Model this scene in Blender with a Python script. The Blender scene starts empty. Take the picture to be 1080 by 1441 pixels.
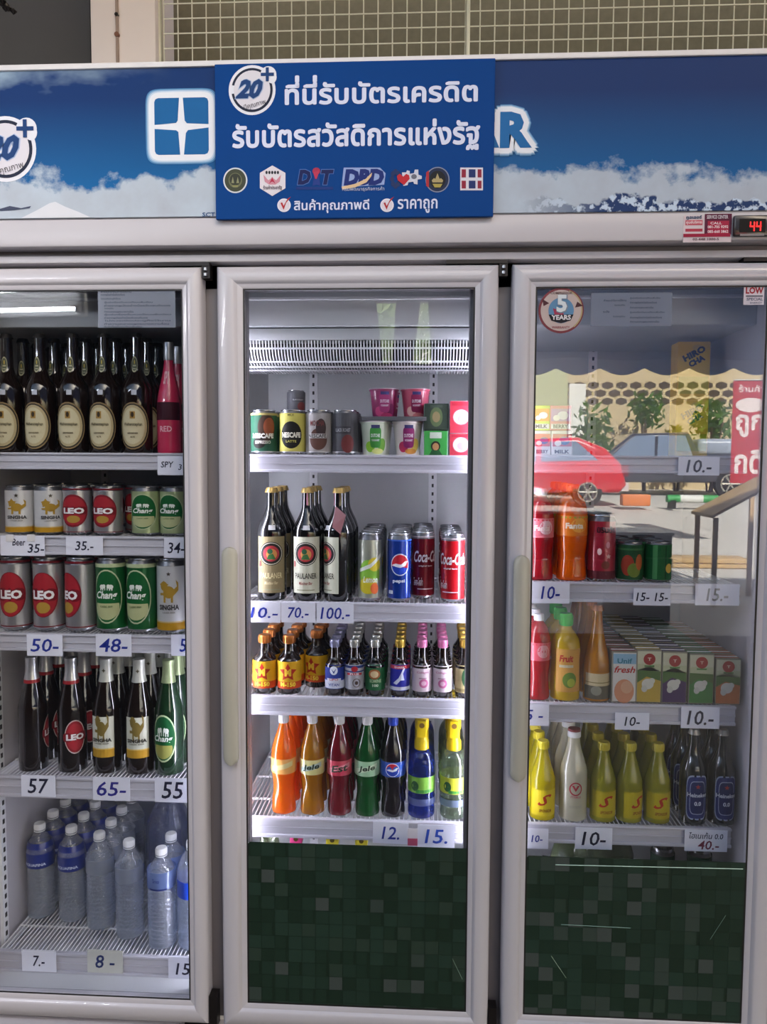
import bpy, bmesh, math, random
from mathutils import Vector, Matrix
random.seed(7)
SC = bpy.context.scene
COL = SC.collection
PI = math.pi

# ------------------------------------------------------------------ camera
F_PX, CX, CY = 1083.0, 540.0, 720.5
YAW, PITCH, ROLL = math.radians(3.0), math.radians(3.8), math.radians(0.3)
CAM = Vector((0.0, -1.72, 1.48))
fwd = Vector((-math.sin(YAW)*math.cos(PITCH), math.cos(YAW)*math.cos(PITCH), -math.sin(PITCH)))
right0 = Vector((math.cos(YAW), math.sin(YAW), 0))
up0 = right0.cross(fwd)
right = right0*math.cos(ROLL) + up0*math.sin(ROLL)
up = up0*math.cos(ROLL) - right0*math.sin(ROLL)
cd = bpy.data.cameras.new('camera'); cam = bpy.data.objects.new('camera', cd); COL.objects.link(cam)
cd.sensor_fit = 'HORIZONTAL'; cd.sensor_width = 36; cd.lens = 36*F_PX/1080
cd.clip_start = 0.02
m3 = Matrix((right, up, -fwd)).transposed()
cam.matrix_world = Matrix.Translation(CAM) @ m3.to_4x4()
SC.camera = cam

# ------------------------------------------------------------------ world, sun, exposure
w = bpy.data.worlds.new('world'); SC.world = w; w.use_nodes = True
bg = w.node_tree.nodes['Background']
sky = w.node_tree.nodes.new('ShaderNodeTexSky'); sky.sky_type = 'NISHITA'; sky.sun_disc = False
sky.sun_elevation = math.radians(38); sky.sun_rotation = math.radians(150); sky.air_density = 1.4; sky.dust_density = 3.0
w.node_tree.links.new(sky.outputs[0], bg.inputs[0]); bg.inputs[1].default_value = 0.30
sd = bpy.data.lights.new('sun', 'SUN'); sd.energy = 21; sd.angle = math.radians(0.6); sd.color = (1, .96, .90)
sun = bpy.data.objects.new('sun', sd); COL.objects.link(sun)
sun.rotation_euler = Vector((-0.22, -0.75, -0.61)).to_track_quat('-Z', 'Y').to_euler()
vs = SC.view_settings
vs.view_transform = 'Standard'; vs.look = 'None'; vs.gamma = 1; vs.use_curve_mapping = False; vs.exposure = 0.27
SC.cycles.transparent_max_bounces = 32; SC.cycles.max_bounces = 8
SC.cycles.sample_clamp_indirect = 6; SC.cycles.use_denoising = True

TUBE_POWER = 105.0      # emission of the two ceiling tubes
LED_M, LED_L, LED_R = 48.0, 30.0, 17.0   # emission of the cooler's LED tubes

def U(px, py, Y):
    """the point of the plane y=Y that the photograph shows at px,py"""
    d = fwd*F_PX + right*(px-CX) - up*(py-CY)
    t = (Y-CAM.y)/d.y
    p = CAM + d*t
    return p.x, p.z
def R4(x0, y0, x1, y1, Y):
    xm, ym = (x0+x1)/2, (y0+y1)/2
    return U(x0, ym, Y)[0], U(x1, ym, Y)[0], U(xm, y1, Y)[1], U(xm, y0, Y)[1]

# ------------------------------------------------------------------ materials
def lin(h):
    if not isinstance(h, str): return tuple(h)
    h = h.lstrip('#'); v = [int(h[i:i+2], 16)/255 for i in (0, 2, 4)]
    return tuple(x/12.92 if x <= .04045 else ((x+.055)/1.055)**2.4 for x in v)
MATS = {}
def mat(name, col, rough=.5, metal=0, coat=0, vary=.08, scale=30, bump=0, trans=0, emit=0, alpha=None):
    if name in MATS: return MATS[name]
    m = bpy.data.materials.new(name); m.use_nodes = True; MATS[name] = m
    nt = m.node_tree; N = nt.nodes; L = nt.links; b = N['Principled BSDF']
    c = lin(col)
    tc = N.new('ShaderNodeTexCoord'); nz = N.new('ShaderNodeTexNoise'); nz.inputs['Scale'].default_value = scale
    nz.inputs['Detail'].default_value = 3
    L.new(tc.outputs['Object'], nz.inputs['Vector'])
    mx = N.new('ShaderNodeMix'); mx.data_type = 'RGBA'
    mx.inputs[6].default_value = (*[x*(1-vary) for x in c], 1); mx.inputs[7].default_value = (*[min(1, x*(1+vary)) for x in c], 1)
    L.new(nz.outputs['Fac'], mx.inputs[0]); L.new(mx.outputs[2], b.inputs['Base Color'])
    b.inputs['Roughness'].default_value = rough; b.inputs['Metallic'].default_value = metal
    b.inputs['Coat Weight'].default_value = coat; b.inputs['Coat Roughness'].default_value = .05
    if bump:
        bp = N.new('ShaderNodeBump'); bp.inputs['Strength'].default_value = bump; bp.inputs['Distance'].default_value = .002
        L.new(nz.outputs['Fac'], bp.inputs['Height']); L.new(bp.outputs[0], b.inputs['Normal'])
    if emit:
        b.inputs['Emission Color'].default_value = (*c, 1); b.inputs['Emission Strength'].default_value = emit
    out = N['Material Output']
    if trans:
        t = N.new('ShaderNodeBsdfTranslucent'); L.new(mx.outputs[2], t.inputs['Color'])
        ms = N.new('ShaderNodeMixShader'); ms.inputs[0].default_value = trans
        L.new(b.outputs[0], ms.inputs[1]); L.new(t.outputs[0], ms.inputs[2]); L.new(ms.outputs[0], out.inputs[0])
    if alpha is not None:
        b.inputs['Alpha'].default_value = alpha
    return m
def glass(name, tint=(1, 1, 1), base=.05, edge=.5, rough=.0, body=None, bodyf=0, bump=0, scale=60):
    """clear pane or bottle wall: lets light through with a tint, mirrors a little, more at grazing angles"""
    if name in MATS: return MATS[name]
    m = bpy.data.materials.new(name); m.use_nodes = True; MATS[name] = m
    nt = m.node_tree; N = nt.nodes; L = nt.links; N.remove(N['Principled BSDF']); out = N['Material Output']
    tr = N.new('ShaderNodeBsdfTransparent'); tr.inputs[0].default_value = (*lin(tint), 1)
    gl = N.new('ShaderNodeBsdfGlossy'); gl.inputs['Roughness'].default_value = rough
    lw = N.new('ShaderNodeLayerWeight'); lw.inputs[0].default_value = .35
    mr = N.new('ShaderNodeMapRange'); mr.inputs[3].default_value = base; mr.inputs[4].default_value = edge
    pw = N.new('ShaderNodeMath'); pw.operation = 'POWER'; pw.inputs[1].default_value = 2.5
    L.new(lw.outputs['Facing'], pw.inputs[0]); L.new(pw.outputs[0], mr.inputs[0])
    ms = N.new('ShaderNodeMixShader'); L.new(mr.outputs[0], ms.inputs[0])
    src = tr.outputs[0]
    if bodyf:
        df = N.new('ShaderNodeBsdfDiffuse'); df.inputs[0].default_value = (*lin(body), 1)
        tl = N.new('ShaderNodeBsdfTranslucent'); tl.inputs[0].default_value = (*lin(body), 1)
        a = N.new('ShaderNodeMixShader'); a.inputs[0].default_value = .5; L.new(df.outputs[0], a.inputs[1]); L.new(tl.outputs[0], a.inputs[2])
        b2 = N.new('ShaderNodeMixShader'); b2.inputs[0].default_value = bodyf; L.new(tr.outputs[0], b2.inputs[1]); L.new(a.outputs[0], b2.inputs[2])
        src = b2.outputs[0]
    if bump:
        tc = N.new('ShaderNodeTexCoord'); nz = N.new('ShaderNodeTexNoise'); nz.inputs['Scale'].default_value = scale
        L.new(tc.outputs['Object'], nz.inputs[0]); bp = N.new('ShaderNodeBump'); bp.inputs[0].default_value = bump; bp.inputs['Distance'].default_value = .004
        L.new(nz.outputs['Fac'], bp.inputs['Height']); L.new(bp.outputs[0], gl.inputs['Normal']); L.new(bp.outputs[0], lw.inputs['Normal'])
    L.new(src, ms.inputs[1]); L.new(gl.outputs[0], ms.inputs[2]); L.new(ms.outputs[0], out.inputs[0])
    return m
def ink(col):          # plain print colour
    m = mat('ink_'+col.lstrip('#'), col, .5, vary=.03); m.node_tree.nodes['Principled BSDF'].inputs['Specular IOR Level'].default_value = .2; return m

# ------------------------------------------------------------------ mesh building
class MB:
    def __init__(s): s.v = []; s.f = []; s.m = []; s.mats = []; s.sm = []
    def slot(s, m):
        if m not in s.mats: s.mats.append(m)
        return s.mats.index(m)
    def add(s, vs_, fs, m, smooth=False):
        o = len(s.v); k = s.slot(m); s.v += [tuple(p) for p in vs_]
        for f in fs: s.f.append([i+o for i in f]); s.m.append(k); s.sm.append(smooth)
        return s
    def box(s, x0, x1, y0, y1, z0, z1, m):
        v = [(x, y, z) for x in (x0, x1) for y in (y0, y1) for z in (z0, z1)]
        return s.add(v, [(0, 1, 3, 2), (4, 6, 7, 5), (0, 4, 5, 1), (2, 3, 7, 6), (0, 2, 6, 4), (1, 5, 7, 3)], m)
    def bbox(s, x0, x1, y0, y1, z0, z1, m, b=.004, seg=2, smooth=True):   # bevelled box
        bm = bmesh.new()
        v = [bm.verts.new((x, y, z)) for x in (x0, x1) for y in (y0, y1) for z in (z0, z1)]
        for f in [(0, 1, 3, 2), (4, 6, 7, 5), (0, 4, 5, 1), (2, 3, 7, 6), (0, 2, 6, 4), (1, 5, 7, 3)]: bm.faces.new([v[i] for i in f])
        bmesh.ops.bevel(bm, geom=bm.edges[:], offset=b, segments=seg, affect='EDGES', profile=.5)
        return s.bm(bm, m, smooth)
    def bm(s, bm, m, smooth=False):
        bmesh.ops.recalc_face_normals(bm, faces=bm.faces[:])
        bm.verts.index_update()
        s.add([v.co[:] for v in bm.verts], [[v.index for v in f.verts] for f in bm.faces], m, smooth); bm.free(); return s
    def lathe(s, prof, m, n=28, c=(0, 0, 0), smooth=True, close=True):
        vs_ = []; fs = []
        for r, z in prof:
            for i in range(n):
                a = 2*PI*i/n; vs_.append((c[0]+r*math.sin(a), c[1]-r*math.cos(a), c[2]+z))
        for j in range(len(prof)-1):
            for i in range(n):
                k = (i+1) % n; fs.append((j*n+i, j*n+k, (j+1)*n+k, (j+1)*n+i))
        if close:
            fs.append(tuple(range(n-1, -1, -1))); fs.append(tuple((len(prof)-1)*n+i for i in range(n)))
        return s.add(vs_, fs, m, smooth)
    def tube(s, a, b, r, m, n=8, smooth=True):
        a = Vector(a); b = Vector(b); d = (b-a).normalized(); q = d.orthogonal().normalized(); p = d.cross(q)
        vs_ = [(e + (q*math.cos(2*PI*i/n)+p*math.sin(2*PI*i/n))*r)[:] for e in (a, b) for i in range(n)]
        fs = [(i, (i+1) % n, n+(i+1) % n, n+i) for i in range(n)] + [tuple(range(n-1, -1, -1)), tuple(range(n, 2*n))]
        return s.add(vs_, fs, m, smooth)
    def build(s, name, parent=None, loc=None):
        me = bpy.data.meshes.new(name); me.from_pydata(s.v, [], s.f)
        for m in s.mats: me.materials.append(m)
        me.polygons.foreach_set('material_index', s.m); me.polygons.foreach_set('use_smooth', s.sm)
        me.update()
        if any(s.sm):
            try: me.set_sharp_from_angle(angle=math.radians(40))
            except Exception: pass
        o = bpy.data.objects.new(name, me); COL.objects.link(o)
        if parent: o.parent = parent
        if loc: o.location = loc
        return o
def tag(o, label=None, cat=None, group=None, kind=None):
    if label: o['label'] = label
    if cat: o['category'] = cat
    if group: o['group'] = group
    if kind: o['kind'] = kind
    return o
def empty(name, loc=(0, 0, 0), rz=0):
    o = bpy.data.objects.new(name, None); COL.objects.link(o); o.location = loc; o.rotation_euler.z = rz; o.empty_display_size = .05; return o
KIDS = {}
def clone(o, loc, rz, label, parent=None):
    c = o.copy(); COL.objects.link(c)
    if parent: c.parent = parent
    else: c.location = loc; c.rotation_euler.z = rz; c['label'] = label
    for ch in KIDS.get(o.name, []): clone(ch, None, 0, None, c)
    return c
def kid(p, o): KIDS.setdefault(p.name, []).append(o); return o

# ------------------------------------------------------------------ flat shapes (u right, v up), later laid on planes or bottle walls
def s_rect(cx, cy, w_, h_, nx=1, ny=1):
    v = [(cx-w_/2+w_*i/nx, cy-h_/2+h_*j/ny) for j in range(ny+1) for i in range(nx+1)]
    f = [(j*(nx+1)+i, j*(nx+1)+i+1, (j+1)*(nx+1)+i+1, (j+1)*(nx+1)+i) for j in range(ny) for i in range(nx)]
    return v, f
def s_ell(cx, cy, a, b, n=24, rings=3, p=2):
    v = [(cx, cy)]; f = []
    for k in range(1, rings+1):
        for i in range(n):
            t = 2*PI*i/n; c_, s_ = math.cos(t), math.sin(t)
            x = abs(c_)**(2/p)*(1 if c_ > 0 else -1); y = abs(s_)**(2/p)*(1 if s_ > 0 else -1)
            v.append((cx+a*k/rings*x, cy+b*k/rings*y))
    for i in range(n):
        f.append((0, 1+i, 1+(i+1) % n))
        for k in range(rings-1):
            o = 1+k*n; f.append((o+i, o+n+i, o+n+(i+1) % n, o+(i+1) % n))
    return v, f
def s_ring(cx, cy, a, b, t_, n=28, a0=0, a1=2*PI):
    v = []; f = []
    full = abs(a1-a0-2*PI) < 1e-6
    for i in range(n+1):
        t = a0+(a1-a0)*i/n
        v += [(cx+a*math.cos(t), cy+b*math.sin(t)), (cx+(a-t_)*math.cos(t), cy+(b-t_)*math.sin(t))]
    for i in range(n): f.append((2*i, 2*i+2, 2*i+3, 2*i+1))
    return v, f
def s_poly(pts):
    bm = bmesh.new(); vv = [bm.verts.new((x, y, 0)) for x, y in pts]; bm.faces.new(vv)
    bmesh.ops.triangulate(bm, faces=bm.faces[:]); bm.verts.index_update()
    r = [(q.co.x, q.co.y) for q in bm.verts], [[q.index for q in g.verts] for g in bm.faces]; bm.free(); return r
def s_star(cx, cy, R, r, n=5, rot=PI/2):
    pts = [(cx+(R if i % 2 == 0 else r)*math.cos(rot+PI*i/n), cy+(R if i % 2 == 0 else r)*math.sin(rot+PI*i/n)) for i in range(2*n)]
    v = [(cx, cy)]+pts
    return v, [(0, 1+i, 1+(i+1) % (2*n)) for i in range(2*n)]
def finer(shape, step):
    v, f = shape
    bm = bmesh.new(); vv = [bm.verts.new((a, b, 0)) for a, b in v]
    for q in f:
        try: bm.faces.new([vv[i] for i in q])
        except ValueError: pass
    x0, x1 = min(a for a, b in v), max(a for a, b in v); k = x0+step
    while k < x1:
        bmesh.ops.bisect_plane(bm, geom=bm.verts[:]+bm.edges[:]+bm.faces[:], plane_co=(k, 0, 0), plane_no=(1, 0, 0)); k += step
    bm.verts.index_update(); r = [(q.co.x, q.co.y) for q in bm.verts], [[q.index for q in g.verts] for g in bm.faces]; bm.free(); return r
TXT = {}
def s_text(s, cx, cy, w_, h_, bold=.02, shear=0, cut=0, rot=0):
    key = (s, bold, shear)
    if key not in TXT:
        cu = bpy.data.curves.new('t', 'FONT'); cu.body = s; cu.resolution_u = 2; cu.offset = bold; cu.shear = shear; cu.fill_mode = 'FRONT'
        ob = bpy.data.objects.new('t', cu); COL.objects.link(ob)
        dg = bpy.context.evaluated_depsgraph_get(); me = bpy.data.meshes.new_from_object(ob.evaluated_get(dg))
        v = [(q.co.x, q.co.y) for q in me.vertices]; f = [list(p.vertices) for p in me.polygons]
        bpy.data.objects.remove(ob); bpy.data.curves.remove(cu); bpy.data.meshes.remove(me)
        if v:
            x0 = min(q[0] for q in v); x1 = max(q[0] for q in v); y0 = min(q[1] for q in v); y1 = max(q[1] for q in v)
            v = [((q[0]-x0)/(x1-x0)-.5, (q[1]-y0)/(y1-y0)-.5) for q in v]
        TXT[key] = (v, f)
    v, f = TXT[key]
    v = [(a*w_, b*h_) for a, b in v]
    if cut and v:
        bm = bmesh.new(); vv = [bm.verts.new((a, b, 0)) for a, b in v]
        for q in f:
            try: bm.faces.new([vv[i] for i in q])
            except ValueError: pass
        k = -w_/2+cut
        while k < w_/2:
            bmesh.ops.bisect_plane(bm, geom=bm.verts[:]+bm.edges[:]+bm.faces[:], plane_co=(k, 0, 0), plane_no=(1, 0, 0)); k += cut
        bm.verts.index_update(); v = [(q.co.x, q.co.y) for q in bm.verts]; f = [[q.index for q in g.verts] for g in bm.faces]; bm.free()
    if rot:
        c_, s_ = math.cos(rot), math.sin(rot); v = [(a*c_-b*s_, a*s_+b*c_) for a, b in v]
    return [(a+cx, b+cy) for a, b in v], f
UPPER = set('\u0e31\u0e34\u0e35\u0e36\u0e37\u0e47'); TONE = set('\u0e48\u0e49\u0e4a\u0e4b\u0e4c'); LOWER = set('\u0e38\u0e39')
def raw_text(s):
    cu = bpy.data.curves.new('t', 'FONT'); cu.body = s; cu.resolution_u = 2; cu.fill_mode = 'FRONT'
    ob = bpy.data.objects.new('t', cu); COL.objects.link(ob)
    me = bpy.data.meshes.new_from_object(ob.evaluated_get(bpy.context.evaluated_depsgraph_get()))
    v = [(q.co.x, q.co.y) for q in me.vertices]; f = [list(p.vertices) for p in me.polygons]
    bpy.data.objects.remove(ob); bpy.data.curves.remove(cu); bpy.data.meshes.remove(me); return v, f
def outline(c):
    # fill each outer contour of a letter on its own, so contours that cross do not cancel
    from mathutils.geometry import tessellate_polygon, interpolate_bezier
    cu = bpy.data.curves.new('t', 'FONT'); cu.body = c; ob = bpy.data.objects.new('t', cu); COL.objects.link(ob)
    cc = ob.evaluated_get(bpy.context.evaluated_depsgraph_get()).to_curve(bpy.context.evaluated_depsgraph_get()); loops = []
    for sp in cc.splines:
        bp = sp.bezier_points; P = []
        for i in range(len(bp)):
            a, b = bp[i], bp[(i+1) % len(bp)]
            P += [Vector((q.x, q.y, 0)) for q in interpolate_bezier(a.co, a.handle_right, b.handle_left, b.co, 4)[:-1]]
        Q = [p for i, p in enumerate(P) if (p-P[i-1]).length > 1e-6]
        if len(Q) > 2: loops.append((sum(Q[i-1].x*Q[i].y-Q[i].x*Q[i-1].y for i in range(len(Q)))/2, Q))
    ob.to_curve_clear(); bpy.data.objects.remove(ob); bpy.data.curves.remove(cu)
    if not loops: return [], []
    sg_ = 1 if max(loops, key=lambda l: abs(l[0]))[0] > 0 else -1
    box = lambda Q: (min(p.x for p in Q), max(p.x for p in Q), min(p.y for p in Q), max(p.y for p in Q))
    V_ = []; F_ = []
    for ar, Q in loops:
        if ar*sg_ < 0: continue
        b = box(Q); hol = [R_ for a2, R_ in loops if a2*sg_ < 0 and box(R_)[0] >= b[0]-1e-4 and box(R_)[1] <= b[1]+1e-4 and box(R_)[2] >= b[2]-1e-4 and box(R_)[3] <= b[3]+1e-4]
        allp = Q+[p for R_ in hol for p in R_]; o = len(V_); V_ += [(p.x, p.y) for p in allp]
        F_ += [[i+o for i in t] for t in tessellate_polygon([Q]+hol)]
    return V_, F_
GLY = {}
def glyph(c):
    # outline of one letter and its advance, measured between two bars
    if c not in GLY:
        v, f = raw_text('|'+c+'|'); x1 = max(a for a, b in v); bar, _ = raw_text('|'); bx = max(a for a, b in bar); bl = min(a for a, b in bar)
        two, _ = raw_text('||'); adv_bar = max(a for a, b in two)-bx
        adv = x1-bx-adv_bar
        gv, gf = outline(c) if c.strip() else ([], [])
        GLY[c] = (gv, gf, adv)
    return GLY[c]
def s_thai(s, cx, cy, w_, h_, stamp=.03):
    x = 0; V_ = []; F_ = []; prev_up = False
    for i_, c in enumerate(s):
        gv, gf, adv = glyph(c); dy = 0
        if c in TONE and prev_up: dy = .20
        prev_up = c in UPPER
        for k_, q in enumerate([(0, 0)] if not stamp else [(0, 0)]+[(stamp*math.cos(a*PI/4), stamp*math.sin(a*PI/4)) for a in range(8)]):
            o = len(V_); V_ += [(a+x+q[0], b+dy+q[1], k_*.00004+(i_ % 2)*.00002+(.00015 if adv < .05 else 0)) for a, b in gv]; F_ += [[i+o for i in g] for g in gf]
        x += adv+(stamp*.6 if adv > .05 else 0)
    x0 = min(a[0] for a in V_); x1 = max(a[0] for a in V_); y0 = min(a[1] for a in V_); y1 = max(a[1] for a in V_)
    return [(cx+((a-x0)/(x1-x0)-.5)*w_, cy+((b-y0)/(y1-y0)-.5)*h_, o_) for a, b, o_ in V_], F_
def plane_at(X, Y, Z, off=0, tilt=0):
    c_, s_ = math.cos(tilt), math.sin(tilt)
    return lambda u, v: (X+u*c_-v*s_, Y-off, Z+u*s_+v*c_)
def lay(mb, shape, mp, m):
    v, f = shape; mb.add([mp(*p) if len(p) == 2 else (lambda q: (q[0], q[1]-p[2], q[2]))(mp(p[0], p[1])) for p in v], f, m)

def rad_at(prof, z):
    for (r0, z0), (r1, z1) in zip(prof, prof[1:]):
        if z0 <= z <= z1 and z1 > z0: return r0+(r1-r0)*(z-z0)/(z1-z0)
    return max(r for r, _ in prof)

def decorate(root, prof, r, h, decals, lname='label'):
    """decals in units of r (sideways, along the wall) and of h (up); text goes to a 'lettering' sub-part"""
    lab = MB(); let = MB(); off = .0003
    for d in decals:
        k = d[0]; off += .00018
        mp = (lambda off_: (lambda u, v: (lambda rr, a: (rr*math.sin(a), -rr*math.cos(a), v))(rad_at(prof, v)+off_, u/r)))(off)
        m = d[-1] if not isinstance(d[-1], str) else ink(d[-1])
        if k == 'rect':
            _, cx, cy, w_, h_ = d[:5]; lay(lab, s_rect(cx*r, cy*h, w_*r, h_*h, max(2, int(w_*5)), max(1, int(h_*14))), mp, m)
        elif k == 'ell':
            _, cx, cy, a, b = d[:5]; lay(lab, s_ell(cx*r, cy*h, a*r, b*h, 26, 7), mp, m)
        elif k == 'sq':
            _, cx, cy, a, b = d[:5]; lay(lab, s_ell(cx*r, cy*h, a*r, b*h, 32, 7, p=5), mp, m)
        elif k == 'ring':
            _, cx, cy, a, b, t = d[:6]; lay(lab, s_ring(cx*r, cy*h, a*r, b*h, t*r), mp, m)
        elif k == 'star':
            _, cx, cy, a, b = d[:5]; lay(lab, finer(s_star(cx*r, cy*h, a*r, b*r), .005), mp, m)
        elif k == 'poly':
            lay(lab, finer(s_poly([(x*r, y*h) for x, y in d[1]]), .005), mp, m)
        elif k == 'text':
            _, s, cx, cy, w_, h_ = d[:6]; kw = d[6] if len(d) > 7 else {}
            lay(let, s_text(s, cx*r, cy*h, w_*r, h_*h, cut=.006, **kw), mp, m)
    p = root
    if lab.f: p = kid(root, lab.build(lname, root))
    if let.f: kid(p, let.build('lettering', p))

def vessel(name, prof, m, cat, n=28):
    o = MB().lathe(prof, m, n).build(name); tag(o, None, cat); return o
def add_part(root, name, mb): return kid(root, mb.build(name, root))

def smooth_prof(pts, sub=4):
    out = []
    P = [pts[0]]+pts+[pts[-1]]
    for i in range(1, len(P)-2):
        p0, p1, p2, p3 = P[i-1:i+3]
        for k in range(sub):
            t = k/sub
            out.append(tuple(.5*((2*p1[j])+(-p0[j]+p2[j])*t+(2*p0[j]-5*p1[j]+4*p2[j]-p3[j])*t*t+(-p0[j]+3*p1[j]-3*p2[j]+p3[j])*t**3) for j in (0, 1)))
    out.append(pts[-1])
    # keep z rising
    res = [out[0]]
    for q in out[1:]:
        res.append((max(q[0], 0.0005), max(q[1], res[-1][1]+1e-5)))
    return res
def bprof(r, h, body=.55, sh=.78, neck=.38, top=.34):
    base = [(r*.6, 0), (r*.93, 0), (r, h*.02), (r, h*body)]
    k = 8
    for i in range(1, k+1):
        t = i/k; s_ = .5-.5*math.cos(PI*t)
        base.append((r+(r*neck-r)*s_, h*(body+(sh-body)*t)))
    base += [(r*top, h*.965), (r*top, h)]
    return base
def cap_mb(r, z0, z1, m, ridges=False):
    mb = MB(); dz = z1-z0
    n = 28
    mb.lathe([(r*.96, z0), (r, z0+dz*.08), (r, z0+dz*.82), (r*.9, z1), (0.0005, z1)], m, n)
    if ridges:
        for i in range(18):
            a = 2*PI*i/18; x, y = r*math.sin(a), -r*math.cos(a)
            mb.tube((x, y, z0+dz*.1), (x, y, z0+dz*.8), r*.06, m, 4)
    return mb
def crown_mb(r, z0, z1, m):
    mb = MB(); n = 42; vs_ = []; fs = []
    rows = [(1.0, z0, .10), (.93, z0+(z1-z0)*.6, .03), (.82, z1, 0), (0.001, z1+.0004, 0)]
    for k, z, amp in rows:
        for i in range(n):
            a = 2*PI*i/n; rr = r*k*(1+(amp if i % 2 else 0)); vs_.append((rr*math.sin(a), -rr*math.cos(a), z))
    for j in range(len(rows)-1):
        for i in range(n):
            q = (i+1) % n; fs.append((j*n+i, j*n+q, (j+1)*n+q, (j+1)*n+i))
    mb.add(vs_, fs, m, True); return mb

# ------------------------------------------------------------------ shared materials
M_frame = mat('painted_steel', '#bcb9c0', .32, vary=.02, coat=.3, scale=6)
M_body = mat('cabinet_enamel', '#bebac0', .4, vary=.03, scale=5)
M_mull = mat('shaded_mullion_plastic', '#6c686c', .5, vary=.05)  # grey plastic, darkened to hold the door shadow in the gaps
M_liner = mat('liner_white', '#c2c3c6', .45, vary=.03, scale=5)
M_rail = mat('rail_plastic', '#c4c2cc', .35, vary=.03)
M_wire = mat('wire_white', '#e6e6ea', .35)
M_black = mat('black_rubber', '#141214', .6)
M_dark = mat('dark_metal', '#2a2626', .4, .6)
M_paper = mat('card_paper', '#ececfa', .7, vary=.04)
M_cream = mat('handle_plastic', '#a9a79b', .4, vary=.05, scale=12)
M_alu = mat('can_aluminium', '#b4b4b8', .25, .9, vary=.05); M_lid = mat('can_lid', '#6e6e72', .35, .8)
M_door = glass('door_glass', '#f4f6f8', .088, .6)

# ================================================================== SETTING
def struct(name, mb): return tag(mb.build(name), kind='structure')
M_floor = mat('floor_concrete', '#3f3c3a', .8, vary=.2, scale=3, bump=.3)
struct('floor', MB().box(-6, 6, -4.9, 1.2, -.1, 0, M_floor))

def V(px, py, d):          # the point mirrored by the door glass at px,py, d metres of depth
    x, z = U(px, py, d); return x, .03-d, z
def poly_slab(mb, pts, y0, y1, m):       # outline (x,z) with thickness in y
    n = len(pts)
    v = [(x, y0, z) for x, z in pts]+[(x, y1, z) for x, z in pts]
    return mb.add(v, [tuple(range(n)), tuple(range(2*n-1, n-1, -1))]+[(i, n+i, n+(i+1) % n, (i+1) % n) for i in range(n)], m)
M_conc = mat('sunlit_concrete', '#c9c4ba', .85, vary=.1, scale=2)
zg = V(900, 706, 16)[2]
struct('trim_1', MB().add([(-14, -4.9, 0), (18, -4.9, 0), (18, -15, zg), (-14, -15, zg), (18, -34, zg+.2), (-14, -34, zg+.2)], [(0, 1, 2, 3), (3, 2, 4, 5)], M_conc))['label'] = 'pale concrete street'
M_shade = mat('shade_wall', '#4a4846', .8, vary=.15, scale=4)
M_olive = mat('olive_wall', '#77705c', .85, vary=.25, scale=40, bump=.2)
struct('wall_back', MB().box(-14, 14, 1.1, 1.3, 0, 7.0, M_olive))  # olive wall; its unseen upper height is added to shade the near street
struct('ceiling', MB().box(-6, 6, -1.5, .74, 3.4, 3.5, M_shade))
struct('wall_left', MB().box(-6.1, -6, -4.9, 1.2, 0, 3.4, M_shade))
struct('wall_right', MB().box(6, 6.1, -1.2, 1.2, 0, 3.4, M_shade))
# added dark wall that keeps the left and middle reflections dark, with two gaps
D = 3.4; yv = .03-D
fx = lambda px, py: V(px, py, D)[0]; fz = lambda py, px=560: V(px, py, D)[2]
za, zb_ = fz(424), fz(512)
mb = MB(); t_ = (yv-.06, yv)
M_wf = mat('dark_reflection_boards', '#3c3d42', .75, vary=.15, scale=6)
poly_slab(mb, [(-6, 0), (fx(728, 600), 0), (fx(728, 600), zb_), (-6, zb_)], *t_, M_wf)
poly_slab(mb, [(-6, za), (fx(728, 600), za), (fx(728, 600), 2.6), (-6, 2.6)], *t_, M_wf)
poly_slab(mb, [(-6, zb_), (fx(539, 512), zb_), (fx(529, 424), za), (-6, za)], *t_, M_wf)
poly_slab(mb, [(fx(552, 512), zb_), (fx(581, 512), zb_), (fx(592, 424), za), (fx(558, 424), za)], *t_, M_wf)
poly_slab(mb, [(fx(608, 512), zb_), (fx(728, 512), zb_), (fx(728, 424), za), (fx(603, 424), za)], *t_, M_wf)
struct('wall_front', mb)
# awning with a scalloped edge
M_tarp = mat('blue_tarpaulin', '#7188b4', .6, vary=.12, scale=3, trans=.35)
ze = V(900, 505, 4.4)[2]; ye = .03-4.4
mb = MB(); XA = fx(716, 600); nx, ny = 60, 6; vs_ = []; fs = []
for j in range(ny+1):
    for i in range(nx+1):
        x = XA+(8-XA)*i/nx; t = j/ny; vs_.append((x, -1.4+(ye+1.4)*t, 2.95+(ze-2.95)*t-.05*math.sin(PI*t)+.012*math.sin(x*7)*t))
for j in range(ny):
    for i in range(nx): a = j*(nx+1)+i; fs.append((a, a+1, a+nx+2, a+nx+1))
mb.add(vs_, fs, M_tarp, True)
aw = mb.build('awning'); tag(aw, 'dusty blue tarpaulin awning with scalloped edge mirrored in the right door', 'awning')
mb = MB(); n = 400; vs_ = []; fs = []
for i in range(n+1):
    x = XA+(8-XA)*i/n; vs_ += [(x, ye, ze+.01), (x, ye-.005, ze-.07-.055*abs(math.sin(x*PI/.34)))]
for i in range(n): fs.append((2*i, 2*i+1, 2*i+3, 2*i+2))
mb.add(vs_, fs, M_tarp); mb.build('valance', aw)
for x in (XA+.05, 7.5): MB().tube((x, ye+.05, 0), (x, ye+.05, ze), .025, mat('grey_pole', '#8a8a8a', .4, .5), 12).build('pole', aw)
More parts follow.
